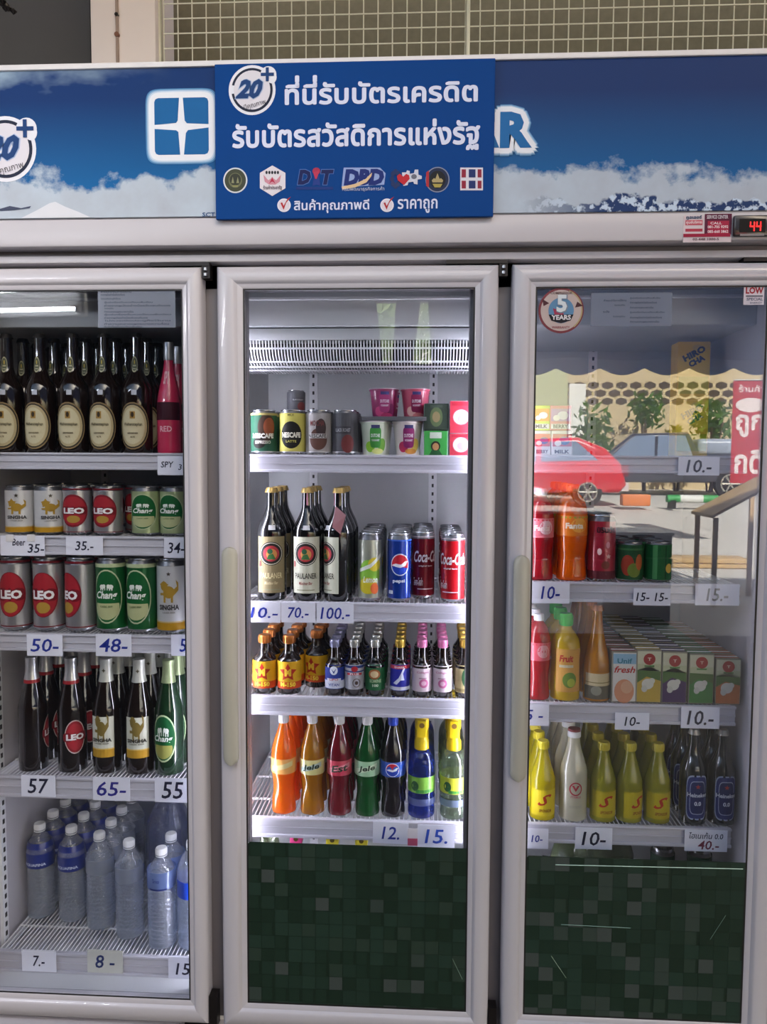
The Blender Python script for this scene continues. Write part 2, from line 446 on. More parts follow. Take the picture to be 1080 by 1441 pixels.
# ceiling tube lamps
lx, ly, lz = V(104, 424, 1.75)
lamp = empty('tube_lamp', (lx-.62, ly, lz), math.radians(-3)); tag(lamp, 'twin white fluorescent tube lamp mirrored at the top of the left door', 'lamp')
lamp.rotation_euler.y = -.03
MB().bbox(-.64, .64, -.075, -.035, -.07, .07, mat('lamp_housing', '#d8d8d4', .4), .006).build('housing', lamp)
for s in (-1, 1):
    for e in (-1, 1): MB().box(e*.62-.008, e*.62+.008, -.036, .014, s*.044-.014, s*.044+.014, M_wire).build('lamp_holder', lamp)
    MB().tube((-.61, 0, s*.044), (.61, 0, s*.044), .0085, mat('lit_tube', '#f4f6ff', .5, emit=TUBE_POWER, vary=0), 14).build('tube', lamp)
for s in (-.5, .5): MB().tube((s, -.055, .065), (s, -.055, 1.25), .004, M_dark, 6).build('chain', lamp)
# --- the street as the right door mirrors it
def vwall(name, px0, px1, py0, py1, d, m, th=.12):
    x0, _, z1 = V(px0, py0, d); x1, _, z0 = V(px1, py1, d); return MB().box(x0, x1, .03-d-th, .03-d, min(z0, zg-.05), z1, m)
M_tan = mat('tan_wall', '#c8b48c', .8, vary=.08, scale=2)
x0, yw, zt1 = V(690, 490, 22); x1, _, zt0 = V(1250, 700, 22)
wl = empty('garden_wall', ((x0+x1)/2, yw, zg)); tag(wl, 'tan street wall with rows of dark vent holes, mirrored in the right door', 'wall')
mb = MB(); mb.box(x0-wl.location.x, x1-wl.location.x, -.2, 0, 0, zt1-zg, M_tan); mb.build('wall_panel', wl)
_, _, zv = V(900, 542, 22); hm = bpy.data.meshes.new('vent'); 
M_hole = mat('vent_dark', '#4a3f30', .9)  # flat dark patches colour in the shade of the vent holes
v0 = MB().add([(-.16, .02, -.05), (0, .02, -.11), (.16, .02, -.05), (.16, .02, .05), (0, .02, .11), (-.16, .02, .05)], [(5, 4, 3, 2, 1, 0)], M_hole).build('vent_hole', wl)
first = True
for j in range(3):
    for i in range(26):
        c = v0 if first else v0.copy()
        if not first: COL.objects.link(c)
        first = False; c.location = (x0-wl.location.x+.6+i*.42+(.21 if j % 2 else 0), 0, zv-zg-j*.24)
pale = vwall('pale', 690, 797, 512, 660, 19, mat('pale_green_wall', '#b9bc90', .8)).build('pale_house_wall'); tag(pale, 'pale green house wall at the left of the mirrored street', 'wall')
whs = vwall('w', 802, 822, 540, 680, 21, mat('bright_gap_slab', '#e6e4da', .7)).build('bright_gap_slab'); tag(whs, 'white pillar beside the pale wall in the mirrored street', 'slab')  # added white slab in place of a bright gap between wall and bush
# vehicles
def car_body(prof, width, m, bev=.12):
    bm = bmesh.new(); a = [bm.verts.new((x, -width/2, z)) for x, z in prof]; b = [bm.verts.new((x, width/2, z)) for x, z in prof]
    bm.faces.new(a); bm.faces.new(b[::-1]); n = len(prof)
    for i in range(n): bm.faces.new((a[i], b[i], b[(i+1) % n], a[(i+1) % n]))
    bmesh.ops.recalc_face_normals(bm, faces=bm.faces[:])
    ed = [e for e in bm.edges if abs(e.verts[0].co.y-e.verts[1].co.y) < .01]
    bmesh.ops.bevel(bm, geom=ed, offset=bev, segments=3, affect='EDGES', profile=.6)
    return MB().bm(bm, m, True)
M_tyre = mat('tyre', '#1c1b1b', .8); M_rim = mat('alloy_rim', '#b8b2a4', .35, .6)
def wheel(par, x, y, r=.33):
    o = MB().tube((x, y-.1, r), (x, y+.1, r), r, M_tyre, 28).build('wheel', par)
    mb = MB(); mb.tube((x, y+.1, r), (x, y+.106, r), r*.62, M_dark, 24)
    for k in range(6):
        a = 2*PI*k/6; mb.tube((x, y+.112, r), (x+r*.6*math.cos(a), y+.112, r+r*.6*math.sin(a)), r*.07, M_rim, 6)
    mb.tube((x, y+.105, r), (x, y+.12, r), r*.16, M_rim, 12)
    v, f = s_ring(0, 0, r*.68, r*.68, r*.09, 28); mb.add([(x+a, y+.112, r+b) for a, b in v], f, M_rim); mb.build('rim', o)
M_win = mat('car_window', '#7c8da6', .08, coat=1)
xr, yr, _ = V(869, 690, 15); red = empty('car', (xr-4.0, yr, zg-.02)); tag(red, 'red hatchback with sunlit roof mirrored in the right door', 'car')
pr = [(0, .35), (.1, .75), (.9, .9), (1.5, 1.35), (3.0, 1.42), (3.55, 1.2), (3.9, .85), (4.0, .45), (3.85, .28), (.1, .28)]
car_body(pr, 1.65, mat('red_car_paint', '#d0202c', .25, coat=1)).build('car_body', red)
mb = MB(); s_ = .835
for pts in ([(1.15, .92), (1.62, 1.28), (2.15, 1.32), (2.15, .92)], [(2.25, .92), (2.25, 1.32), (2.95, 1.33), (3.4, .95)]):
    mb.add([(x, s_, z) for x, z in pts], [tuple(range(len(pts)))], M_win)
mb.build('side_window', red); MB().box(3.86, 4.02, .45, .8, .62, .85, mat('tail_light', '#7a1018', .3)).build('tail_light', red)
MB().box(3.85, 4.06, -.7, .7, .32, .5, mat('white_bumper', '#d8d0d0', .4)).build('bumper', red)
for x in (.75, 3.2): wheel(red, x, .72, .3)
xp, yp, _ = V(990, 700, 19); pk = empty('pickup_truck', (xp-2.6, yp, zg)); tag(pk, 'dark grey pickup truck with alloy wheels mirrored in the right door', 'truck')
pr = [(-1.6, .45), (-1.6, .95), (-.2, 1.05), (.5, 1.62), (1.9, 1.66), (2.2, 1.1), (4.1, 1.1), (4.1, .45), (3.9, .38), (-1.4, .38)]
car_body(pr, 1.75, mat('dark_car_paint', '#3a3c48', .25, coat=1)).build('car_body', pk)
mb = MB()
for pts in ([(-.0, 1.06), (.55, 1.55), (1.05, 1.57), (1.05, 1.06)], [(1.12, 1.06), (1.12, 1.57), (1.8, 1.57), (2.0, 1.06)]): mb.add([(x, .885, z) for x, z in pts], [tuple(range(4))], M_win)
mb.build('side_window', pk); MB().bbox(2.15, 4.0, -.8, .8, 1.08, 1.5, mat('silver_canopy', '#9aa4b4', .25, coat=1), .12, 3).build('bed_cover', pk)
for x in (-.75, 2.6+.35): wheel(pk, x, .78, .36)
# plants
M_leaf = mat('leaf_green', '#5f8a34', .6, vary=.3, scale=4, trans=.4); M_stem = mat('stem_brown', '#6a5238', .8)
def bush(px, d, py0, wpx, hpx, label, stem=0, m=None, n=260):
    x, y, z1 = V(px, py0, d); k = d+1.72; W = wpx/1083*k; H = hpx/1083*k
    o = empty('street_plant', (x, y, zg)); tag(o, label, 'plant'); mb = MB(); zc = z1-zg-H/2
    for q in range(n):
        a, b = random.uniform(0, 2*PI), random.uniform(-1, 1); rr = random.uniform(.3, 1)
        c = Vector((math.cos(a)*math.sqrt(1-b*b)*rr*W/2, math.sin(a)*math.sqrt(1-b*b)*rr*W/2, zc+b*rr*H/2)); L = random.uniform(.08, .2)*max(1, W*.6)
        u = Vector((random.uniform(-1, 1), random.uniform(-1, 1), random.uniform(-1, 1))).normalized()*L; v = u.orthogonal().normalized()*L*.35
        mb.add([(c-u)[:], (c+v)[:], (c+u)[:], (c-v)[:]], [(0, 1, 2, 3)], m or M_leaf)
    tag(mb.build('foliage', o), kind='stuff')
    s = MB()
    for q in range(4): s.tube((random.uniform(-.08, .08), random.uniform(-.08, .08), 0), (random.uniform(-.2, .2)*W, random.uniform(-.2, .2)*W, zc), .03, M_stem, 6)
    s.build('stem', o)
bush(835, 17, 560, 62, 120, 'round green bush beside the bright-gap pillar, mirrored in glass')
bush(912, 20.9, 545, 52, 62, 'slim young tree with high crown in the mirrored street', n=200)
bush(1003, 20.5, 558, 60, 70, 'bright green shrub behind the pickup, mirrored in glass')
bush(955, 21, 600, 44, 50, 'yellow green shrub against the tan wall, mirrored', m=mat('leaf_yellow', '#a8a83a', .6, vary=.3, scale=4, trans=.4))
bush(545, 12, 405, 170, 120, 'green tree crown seen through gaps, mirrored in the middle door', m=mat('leaf_pale', '#a8bc88', .6, vary=.3, scale=4, trans=.4), n=700)
# banner, barrier, wooden stand, crate
x0, yb, z1 = V(1033, 535, 9.2); x1, _, z0 = V(1078, 680, 9.2)
bn = MB().box(x0, x1, yb-.002, yb+.002, z0, z1, mat('banner_red', '#c8283a', .6, trans=.2)).build('banner'); tag(bn, 'tall red banner with white oval and lettering, mirrored at right', 'banner')
W, H = x1-x0, z1-z0; mb = MB(); pl = lambda u, v: (x0+W/2+u, yb+.003, z0+v); ivory = ink('#ecdcd8')
lay(mb, s_ell(0, H*.76, W*.42, H*.07), pl, ivory); mb.build('oval', bn)
mb = MB(); pm = lambda u, v: (x0+W/2+u, yb+.004, z0+v)
lay(mb, s_text('ถูก', 0, H*.56, W*.8, H*.22, bold=.03), pm, ivory); lay(mb, s_text('กดี', 0, H*.22, W*.8, H*.26, bold=.03), pm, ivory); lay(mb, s_text('ร้านค้า', 0, H*.92, W*.7, H*.07), pm, ivory); mb.build('lettering', bn)
MB().tube((x0, yb, z1), (x1, yb, z1), .012, mat('grey_pole', '#8a8a8a', .4, .5), 8).build('rod', bn)
x0, yb, z0 = V(875, 697, 14); x1, _, z1 = V(985, 684, 14)
br = empty('parking_barrier', (x0, yb, zg-.03)); tag(br, 'low orange, white and green barrier before the pickup, mirrored', 'barrier'); hh = .28
MB().bbox(0, .55, -.12, .12, .05, hh, mat('orange_paint', '#d87a38', .5), .02).build('block', br)
MB().tube((.9, 0, hh*.7), (1.9, 0, hh*.7), .08, mat('green_paint', '#3aa050', .5), 12).build('bar', br); MB().tube((1.15, 0, hh*.7), (1.6, 0, hh*.7), .083, mat('white_paint', '#e0e0d8', .5), 12).build('sleeve', br)
for x in (1.0, 1.8): MB().box(x-.04, x+.04, -.15, .15, 0, hh*.6, M_dark).build('foot', br)
M_wood = mat('pale_wood', '#c0a070', .6, vary=.2, scale=12)
x0, yb, z0 = V(988, 722, 6.2); x1, _, z1 = V(1082, 672, 6.2)
st = empty('wooden_stand', (x0, yb, 0)); tag(st, 'wooden stand with slanting top board, mirrored at right of the door', 'stand')
MB().add([(0, -.3, z0-.03), (x1-x0, -.3, z1-.03), (x1-x0, .3, z1-.03), (0, .3, z0-.03), (0, -.3, z0), (x1-x0, -.3, z1), (x1-x0, .3, z1), (0, .3, z0)], [(0, 1, 2, 3), (7, 6, 5, 4), (0, 4, 5, 1), (1, 5, 6, 2), (2, 6, 7, 3), (3, 7, 4, 0)], M_wood).build('top_board', st)
for x, z in ((.05, z0), (x1-x0-.05, z1)):
    for y in (-.25, .25): MB().box(x-.02, x+.02, y-.02, y+.02, .0, z-.03, M_wood).build('leg', st)
x0, yb, z1 = V(948, 786, 7.9); x1, _, z0 = V(1056, 830, 7.9)
cr = empty('wooden_crate', ((x0+x1)/2, yb-.2, 0)); tag(cr, 'brown wooden bench box under the awning, mirrored above the 15 card', 'box'); W = (x1-x0)/2
for j in range(5): zz = z1*(j/5); MB().bbox(-W, W, .18, .2, zz+.005, zz+z1/5-.005, M_wood, .003).build('plank', cr)
MB().bbox(-W, W, -.2, .18, .01, z1, M_wood, .004).build('box_body', cr)
for (a_, b_, t1, d_, lb) in ((700, 860, 722, 6.2, 'added stack of dark crates with grey lid, mirrored behind the orange soda'), (869, 948, 752, 5.2, 'lower added dark crate mirrored behind the green cans')):
    x0, yb, z1 = V(a_, t1, d_); x1, _, _ = V(b_, t1, d_); W = (x1-x0)/2
    c_ = empty('plastic_crate', ((x0+x1)/2, yb-.25, 0)); tag(c_, lb, 'crate')  # added to keep the white street reflection off the sodas
    n = 4
    for j in range(n):
        zz = z1*j/n; mb = MB(); mb.bbox(-W, W, -.24, .24, zz+.004, zz+z1/n-.006, mat('crate_plastic', '#2b2b30', .6), .01)
        for q in range(5): mb.box(-W+.06+q*(2*W-.12)/5, -W+.02+(q+1)*(2*W-.12)/5, .24, .247, zz+.06, zz+z1/n-.06, M_dark)
        mb.build('crate_tier', c_)
    MB().bbox(-W-.01, W+.01, -.26, .26, z1-.004, z1+.02, mat('grey_lid', '#b9bab4', .6), .006).build('lid', c_)
# --- above and behind the cooler
x0, z1 = U(-200, -60, 1.0); x1, z0 = U(128, 120, 1.0)
struct('trim_2', MB().box(-6, x1, 1.0, 1.09, 0, 3.39, mat('dark_gable', '#4c4a4b', .8, vary=.08, scale=4)))
xc0, _ = U(127, 40, .80); xc1, _ = U(219, 40, .80)
struct('trim_3', MB().bbox(xc0, xc1, .80, .99, 0, 3.38, mat('pinkish_plaster', '#f0e2e0', .7, vary=.05, scale=6), .006))
mb = MB(); xs_, _ = U(165, 40, .797); mb.box(xs_-.004, xs_+.004, .793, .80, 0, 3.38, mat('stain_brown', '#a08a80', .8)); mb.tube((xs_, .79, U(165, 22, .8)[1]), (xs_, .80, U(165, 22, .8)[1]), .006, M_dark, 8); mb.tube((xs_, .79, U(165, 50, .8)[1]), (xs_, .80, U(165, 50, .8)[1]), .008, mat('rust', '#7a5040', .8), 8)
struct('trim_4', mb)
gm = empty('wire_mesh_screen', (0, 0, 0)); tag(gm, 'pale square wire mesh screen above the cooler', 'screen')
YM = .84; xm0, _ = U(231, 50, YM); xm1 = U(1130, 50, YM)[0]+1.6; zm0 = U(600, 92, YM)[1]-.06; zm1 = U(600, -70, YM)[1]
M_gw = mat('galvanised_wire', '#e4e0d0', .5, .2)
p_ = (U(800, 40, YM)[0]-U(600, 40, YM)[0])/200*20.7
v0 = MB().tube((0, YM, zm0), (0, YM, zm1), .0022, M_gw, 6).build('wire', gm)
x = xm0; k = 0
while x < xm1:
    c = v0 if k == 0 else v0.copy()
    if k: COL.objects.link(c)
    c.location.x = x; x += p_; k += 1
v1 = MB().tube((xm0, YM-.003, 0), (xm1, YM-.003, 0), .0022, M_gw, 6).build('wire', gm)
z = U(600, 82, YM)[1]-2*p_; k = 0
while z < zm1:
    c = v1 if k == 0 else v1.copy()
    if k: COL.objects.link(c)
    c.location.z = z; z += p_; k += 1
for px in (225, 659, 1110): x = U(px, 40, YM)[0]; MB().bbox(x-.006, x+.006, YM-.012, YM+.012, zm0, zm1, M_gw, .002).build('frame_post', gm)
# twig hanging into the corner
tw = empty('dead_twig', (0, 0, 0)); tag(tw, 'dark dry twig hanging into the top left corner', 'twig')
pts = [U(-30, -12, .3), U(-4, 4, .3), U(8, 6, .3), U(16, 14, .3)]; mb = MB()
for a, b in zip(pts, pts[1:]): mb.tube((a[0], .3, a[1]), (b[0], .31, b[1]), .005, M_dark, 7)
for px, py in ((4, 2), (12, 12), (19, 16), (8, 12)): a = U(px, py, .3); mb.lathe([(.001, -.008), (.009, 0), (.001, .008)], M_dark, 8, (a[0], .3, a[1]))
mb.tube((pts[0][0], .3, pts[0][1]), (pts[0][0]-.1, .5, 3.4), .005, M_dark, 7); mb.build('stem', tw)

# ================================================================== COOLER
cooler = empty('display_cooler', (0, 0, 0))
tag(cooler, 'white upright drinks cooler with three glass doors and a blue sky header', 'cooler')
XL, XR = U(4, 1327, .105)[0]-.03, U(1054, 960, .105)[0]                       # inside faces of the side walls
gl = {'L': (None, 259), 'M': (345, 662), 'R': (748, 1066)}
xa = lambda px, Y=0., py=900: U(px, py, Y)[0]
zt = lambda py, px=500, Y=0.: U(px, py, Y)[1]
Z_glass_top = zt(404, 500); Z_glass_bot = zt(1422, 500)
Z_door_top = zt(373, 500); Z_door_bot = Z_glass_bot-.052
ZI_top, ZI_bot = Z_glass_top+.03, zt(1391, 125, .05)
ZI_floor = ZI_bot-.0
DX = {'M': (xa(309), xa(695)), 'R': (xa(714), xa(1104))}
DX['L'] = (xa(288)-(DX['M'][1]-DX['M'][0])-.01, xa(288))
GX = {'M': (xa(344), xa(663)), 'R': (xa(747), xa(1067))}
GX['L'] = (DX['L'][0]+.055, xa(260))
m1 = (DX['L'][1]+DX['M'][0])/2; m2 = (DX['M'][1]+DX['R'][0])/2    # mullion centres
X0, X1 = DX['L'][0]-.02, DX['R'][1]+.02
YB = .60
# header: cap, print board, strip
zh1, zh0 = zt(87, 540, -.02), zt(304, 540, -.02)
zs0 = zt(344, 540, -.02); zg0 = zt(355, 540, .0)
mb = MB(); mb.bbox(X0, X1, -.02, YB+.06, zh0, zh1+.008, M_body, .004); kid(cooler, mb.build('header_box', cooler))
mb = MB(); mb.bbox(X0, X1, -.026, .02, zs0, zh0, M_body, .006); kid(cooler, mb.build('header_strip', cooler))
mb = MB(); mb.box(X0+.01, X1-.01, .02, .05, zg0-.005, zs0+.002, M_mull); kid(cooler, mb.build('header_groove', cooler))
mb = MB(); mb.bbox(X0, X1, .006, .06, Z_door_top+.011, zg0, M_body, .003); mb.bbox(X0, X1, .042, .07, Z_glass_top+.004, Z_door_top+.02, M_mull, .003); kid(cooler, mb.build('lintel', cooler))
# cabinet walls
mb = MB(); mb.bbox(X0, XL, .045, YB+.06, .12, zh0, M_body, .004); kid(cooler, mb.build('side_wall', cooler))
mb = MB(); mb.bbox(XR, X1, .045, YB+.06, .12, zh0, M_body, .004); kid(cooler, mb.build('side_wall', cooler))
mb = MB(); mb.box(XL, XR, YB, YB+.06, .12, zh0, M_liner); bw = kid(cooler, mb.build('back_wall', cooler))
mb = MB(); mb.box(XL, XR, .045, YB, ZI_top+.02, zh0-.002, M_liner); kid(cooler, mb.build('liner_ceiling', cooler))
mb = MB(); mb.box(XL, XR, .045, YB, .12, ZI_floor, M_liner); kid(cooler, mb.build('liner_floor', cooler))
mb = MB(); mb.bbox(X0, X1, .0, .6, .03, Z_door_bot-.02, M_body, .004)
for i in range(16): mb.box(X0+.1, X1-.1, -.004, .002, .04+i*.0045, .042+i*.0045, M_dark)
kid(cooler, mb.build('kick_panel', cooler))
for sx in (X0+.1, X1-.1):
    for sy in (.08, .52): kid(cooler, MB().lathe([(.02, 0), (.022, .004), (.012, .012), (.012, .035)], M_black, 16, (sx, sy, 0)).build('foot', cooler))
for mx_ in (m1, m2):
    hw = .075
    mb = MB(); mb.bbox(mx_-hw, mx_+hw, .042, .072, ZI_bot-.05, zg0-.01, M_mull, .003); kid(cooler, mb.build('mullion', cooler))
    mb = MB(); mb.box(mx_-.012, mx_+.012, .072, YB, ZI_floor, ZI_top+.02, M_liner); kid(cooler, mb.build('divider', cooler))
# LED tubes behind the mullions
def led(x, p, nm, z0=ZI_floor+.02, z1=ZI_top-.16):
    e = mat('led_'+nm, '#f4f2ff', .5, emit=p, vary=0)
    o = MB().tube((x, .088, z0), (x, .088, z1), .008, e, 12).build('led_tube', cooler); kid(cooler, o)
    kid(o, MB().box(x-.011, x+.011, .073, .082, z0-.01, z1+.01, M_liner).build('tube_holder', o))
led(m1+.030, LED_M, 'm'); led(m2-.030, LED_M, 'm')
led(m1-.030, LED_L, 'l', z1=zt(905, 250)); led(m2+.030, LED_R, 'r')
# shelf standards on the back wall and left side
for px in (442, 609, 150, 30, 830, 960):
    x = U(px, 700, YB)[0]
    if x < XL+.03 or x > XR-.03: continue
    mb = MB(); mb.box(x-.012, x+.012, YB-.008, YB, ZI_floor, ZI_top, M_wire)
    z = ZI_floor+.02
    while z < ZI_top-.02: mb.box(x-.003, x+.003, YB-.0092, YB-.007, z, z+.010, M_black); z += .025
    kid(bw, mb.build('shelf_standard', bw))
mb = MB(); mb.box(XL, XL+.008, .15, .174, ZI_floor+.01, ZI_top, M_wire); z = ZI_floor+.03
while z < ZI_top-.02: mb.box(XL+.007, XL+.0092, .158, .166, z, z+.012, M_black); z += .025
kid(bw, mb.build('shelf_standard', bw))
# evaporator cover + grille, one for each door
for k, (a, b) in {'L': (XL, m1-.02), 'M': (m1+.02, m2-.02), 'R': (m2+.02, XR)}.items():
    zc = zt(459, 500, .13); zl = zt(479, 500, .14)
    mb = MB(); mb.bbox(a, b, .13, .16, zc, ZI_top+.02, M_liner, .004); mb.bbox(a, b, .122, .16, zt(421, 500, .12), zt(417, 500, .12), M_wire, .001)
    ec = kid(cooler, mb.build('evaporator_cover', cooler))
    if k != 'M':
        kid(ec, MB().box(a, b, .16, .58, zc+.002, zc+.012, M_liner).build('cover_underside', ec)); continue
    mb = MB(); mb.bbox(a, b, .138, .2, zl, zc-.002, M_liner, .006)
    gp = [(.14, zl), (.143, zl-.018), (.152, zl-.034), (.168, zl-.047), (.195, zl-.056), (.235, zl-.060), (.30, zl-.062)]
    kid(ec, mb.build('grille_lip', ec))
    mb = MB(); n = int((b-a)/.0074)
    for i in range(n):
        x = a+.004+(b-a-.008)*i/(n-1)
        for (y0, z0), (y1, z1) in zip(gp, gp[1:]):
            v = [(x-.0014, y0, z0), (x+.0014, y0, z0), (x+.0014, y1, z1), (x-.0014, y1, z1), (x-.0014, y0+.006, z0+.003), (x+.0014, y0+.006, z0+.003), (x+.0014, y1+.006, z1+.003), (x-.0014, y1+.006, z1+.003)]
            mb.add(v, [(0, 1, 2, 3), (1, 5, 6, 2), (0, 3, 7, 4)], M_wire)
    for j in (1, 3, 4, 5):
        y, z = gp[j]; mb.box(a, b, y-.001, y+.004, z-.002, z+.002, M_wire)
    g = kid(ec, mb.build('grille_fins', ec)); tag(g, kind='stuff')
    mb = MB(); mb.box(a, b, .19, .34, zl-.05, zl+.02, mat('grille_shadow', '#26272a', .8)); kid(ec, mb.build('grille_backing', ec))  # dark box, the shade behind the fins put into its colour

# ---- doors
def door(k, hinge=True):
    (a, b), (ga, gb) = DX[k], GX[k]
    top, bot, gt, gb_ = Z_door_top, Z_door_bot, Z_glass_top, Z_glass_bot
    d = kid(cooler, MB().build('door', cooler))
    # mitred frame: section swept around the opening
    def ring(t, y): # t 0 outer .. 1 inner
        return [(a+(ga-a)*t, y, bot+(gb_-bot)*t), (b+(gb-b)*t, y, bot+(gb_-bot)*t), (b+(gb-b)*t, y, top+(gt-top)*t), (a+(ga-a)*t, y, top+(gt-top)*t)]
    sec = [(0, .038), (0, .008), (.04, .003), (.12, 0), (.62, 0), (.70, .003), (.78, .008), (.93, .009), (1, .012), (1, .030)]
    names = ['frame_bottom', 'frame_stile', 'frame_top', 'frame_stile']
    R_ = [ring(t, y) for t, y in sec]
    for i in range(4):
        j = (i+1) % 4; vs_ = []; fs = []
        for q in R_: vs_ += [q[i], q[j]]
        for n in range(len(sec)-1): fs.append((2*n, 2*n+1, 2*n+3, 2*n+2))
        fs.append((0, 2*len(sec)-2, 2*len(sec)-1, 1))
        p = MB().add(vs_, fs, M_frame, True).build(names[i], d); kid(d, p)
    mb = MB()
    for i in range(4):
        q = [ring(.985, .0115), ring(1.06, .0118)]; j = (i+1) % 4
        mb.add([q[0][i], q[0][j], q[1][j], q[1][i]], [(0, 1, 2, 3)], M_black)
    kid(d, mb.build('gasket', d))
    mb = MB(); mb.box(ga-.002, gb+.002, .014, .020, gb_-.002, gt+.002, M_door); kid(d, mb.build('glass_pane', d))
    # handle on the left stile
    if k != 'L': hx, h0, h1 = {'M': (326, 771, 1078), 'R': (732, 778, 1090)}[k]; hx = xa(hx)
    else: hx, h0, h1 = a+.028, 768, 1068
    z1, z0 = zt(h0, 500), zt(h1, 500)
    bm = bmesh.new(); n = 16; rows = 26; P = []
    for i in range(rows+1):
        t = .5-.5*math.cos(PI*i/rows); z = z0+(z1-z0)*t; e = min(t, 1-t)*(z1-z0); wd = .0185*min(1, math.sqrt(max(0, 1-(1-min(1, e/.018))**2))+.02)
        P.append([bm.verts.new((hx+wd*math.cos(2*PI*q/n), -.001-(.020+.012*math.sin(PI*t))*(.5+.5*math.sin(2*PI*q/n)) if True else 0, z)) for q in range(n)])
    for i in range(rows):
        for q in range(n): bm.faces.new((P[i][q], P[i][(q+1) % n], P[i+1][(q+1) % n], P[i+1][q]))
    bm.faces.new(P[0]); bm.faces.new(P[-1])
    kid(d, MB().bm(bm, M_cream, True).build('handle', d))
    # hinges top and bottom at the right
    mb = MB(); mb.box(b-.115, b+.018, .002, .03, top+.002, top+.010, M_dark); mb.box(b+.001, b+.019, .004, .03, top-.025, top+.008, M_dark)
    for z in (top-.018, top-.006): mb.lathe([(.0045, -.003), (.0045, .003)], M_alu, 10, (b+.010, .002, z))
    kid(d, mb.build('hinge', d))
    mb = MB(); mb.box(b+.001, b+.020, .002, .03, bot-.01, bot+.07, M_dark); mb.box(b-.06, b+.018, .002, .03, bot-.012, bot-.003, M_dark)
    kid(d, mb.build('hinge', d))
    return d
doors = {k: door(k) for k in 'LMR'}

# ---- shelves
SY = .105     # front of the price rails
sec_x = {'L': (XL+.012, m1-.022), 'M': (m1+.022, m2-.022), 'R': (m2+.022, U(1036, 1000, .105)[0])}
cpx = {'L': 125, 'M': 500, 'R': 900}
rails = {'L': [(637, 661), (754, 781), (892, 917), (1094, 1124), (1342, 1371)],
         'M': [(640, 665), (848, 874), (981, 1008), (1153, 1181), (1400, 1425)],
         'R': [(641, 666), (820, 848), (991, 1018), (1162, 1189), (1400, 1425)]}
SZ = {}
for s in 'LMR':
    for i, (y0, y1) in enumerate(rails[s]):
        a, b = sec_x[s]; q_ = 'L' if i == 4 else s; y0, y1 = rails[q_][i]; z1 = zt(y0, cpx[q_], SY); z0 = zt(y1, cpx[q_], SY); SZ[s, i] = z1-.002
        sh = kid(cooler, MB().box(a, b, SY+.01, SY+.016, z1-.016, z1-.006, M_wire).build('shelf', cooler))
        hgt = z1-z0
        mb = MB(); mb.bbox(a, b, SY+.001, SY+.008, z0, z1, M_rail, .002)
        mb.bbox(a, b, SY-.005, SY+.004, z0, z0+hgt*.16, M_rail, .002); mb.bbox(a, b, SY-.005, SY+.004, z1-hgt*.14, z1, M_rail, .002)
        mb.bbox(a, b, SY-.002, SY+.003, z0+hgt*.45, z0+hgt*.52, M_rail, .001)
        kid(sh, mb.build('price_rail', sh))
        mb = MB(); zz = SZ[s, i]; n = int((b-a)/.0105)
        for q in range(n):
            x = a+.006+(b-a-.012)*q/(n-1); r = .0016
            mb.add([(x-r, SY+.008, zz-r), (x, SY+.008, zz), (x+r, SY+.008, zz-r), (x-r, .57, zz-r), (x, .57, zz), (x+r, .57, zz-r)], [(0, 1, 4, 3), (1, 2, 5, 4), (0, 3, 5, 2)], M_wire)
        tag(kid(sh, mb.build('wire_deck', sh)), kind='stuff')
        mb = MB()
        for y in (.22, .36, .50, .57): mb.tube((a, y, zz-.005), (b, y, zz-.005), .003, M_wire, 8)
        kid(sh, mb.build('crossbars', sh))
        for x in (a+.002, b-.002):
            kid(sh, MB().add([(x-.0015, SY+.01, zz-.02), (x-.0015, .59, zz-.05), (x-.0015, .59, zz-.004), (x-.0015, SY+.01, zz-.004), (x+.0015, SY+.01, zz-.02), (x+.0015, .59, zz-.05), (x+.0015, .59, zz-.004), (x+.0015, SY+.01, zz-.004)],
                [(0, 1, 2, 3), (4, 7, 6, 5), (0, 4, 5, 1), (3, 2, 6, 7), (0, 3, 7, 4), (1, 5, 6, 2)], M_wire).build('bracket', sh))

# ================================================================== PRICE CARDS
def card(px, py, wpx, hpx, txt, label, col='#24306e', tilt=0, tw=.8, th=.62, Y=None, sheared=.15, paper=None, cy=0):
    Y = SY-.0065 if Y is None else Y
    x0, x1, z0, z1 = R4(px-wpx/2, py-hpx/2, px+wpx/2, py+hpx/2, Y)
    X, Z, W, H = (x0+x1)/2, (z0+z1)/2, x1-x0, z1-z0
    mb = MB(); mb.box(-W/2, W/2, -.0006, .0006, -H/2, H/2, paper or M_paper)
    o = mb.build('price_card', None, (X, Y, Z)); o.rotation_euler.y = -tilt
    tag(o, label, 'price card', 'handwritten price cards on the shelf rails')
    mb = MB(); t = txt if isinstance(txt, list) else [(txt, 0, cy, tw, th, col)]
    for s, cx_, cz_, w_, h_, c_ in t:
        lay(mb, s_text(s, cx_*W, cz_*H, w_*W, h_*H, bold=.012, shear=sheared), plane_at(0, -.0006, 0, .0006), ink(c_))
    kid(o, mb.build('handwriting', o)); return o
B_, K_ = '#2b3a9a', '#23233a'
card(240, 655, 36, 27, [('SPY', -.12, .05, .5, .32, K_), ('3', .38, -.08, .14, .3, K_)], 'small card reading SPY on the top rail behind the left door')
card(32, 768, 62, 28, [('Beer', -.08, .18, .3, .35, K_), ('35-', .3, -.12, .38, .45, K_)], 'card reading Beer 35 at the left end of the second rail')
card(119, 768, 52, 26, '35.-', 'card reading 35 in the middle of the second rail, left door', K_, tw=.5, th=.5)
card(248, 771, 34, 28, '34-', 'card reading 34 under the right green can, left door', K_, tw=.7, th=.55)
card(63, 908, 50, 30, '50-', 'card reading 50 on the rail under the tall silver cans', B_)
card(160, 908, 50, 31, '48-', 'card reading 48 on the rail under the tall green cans', B_)
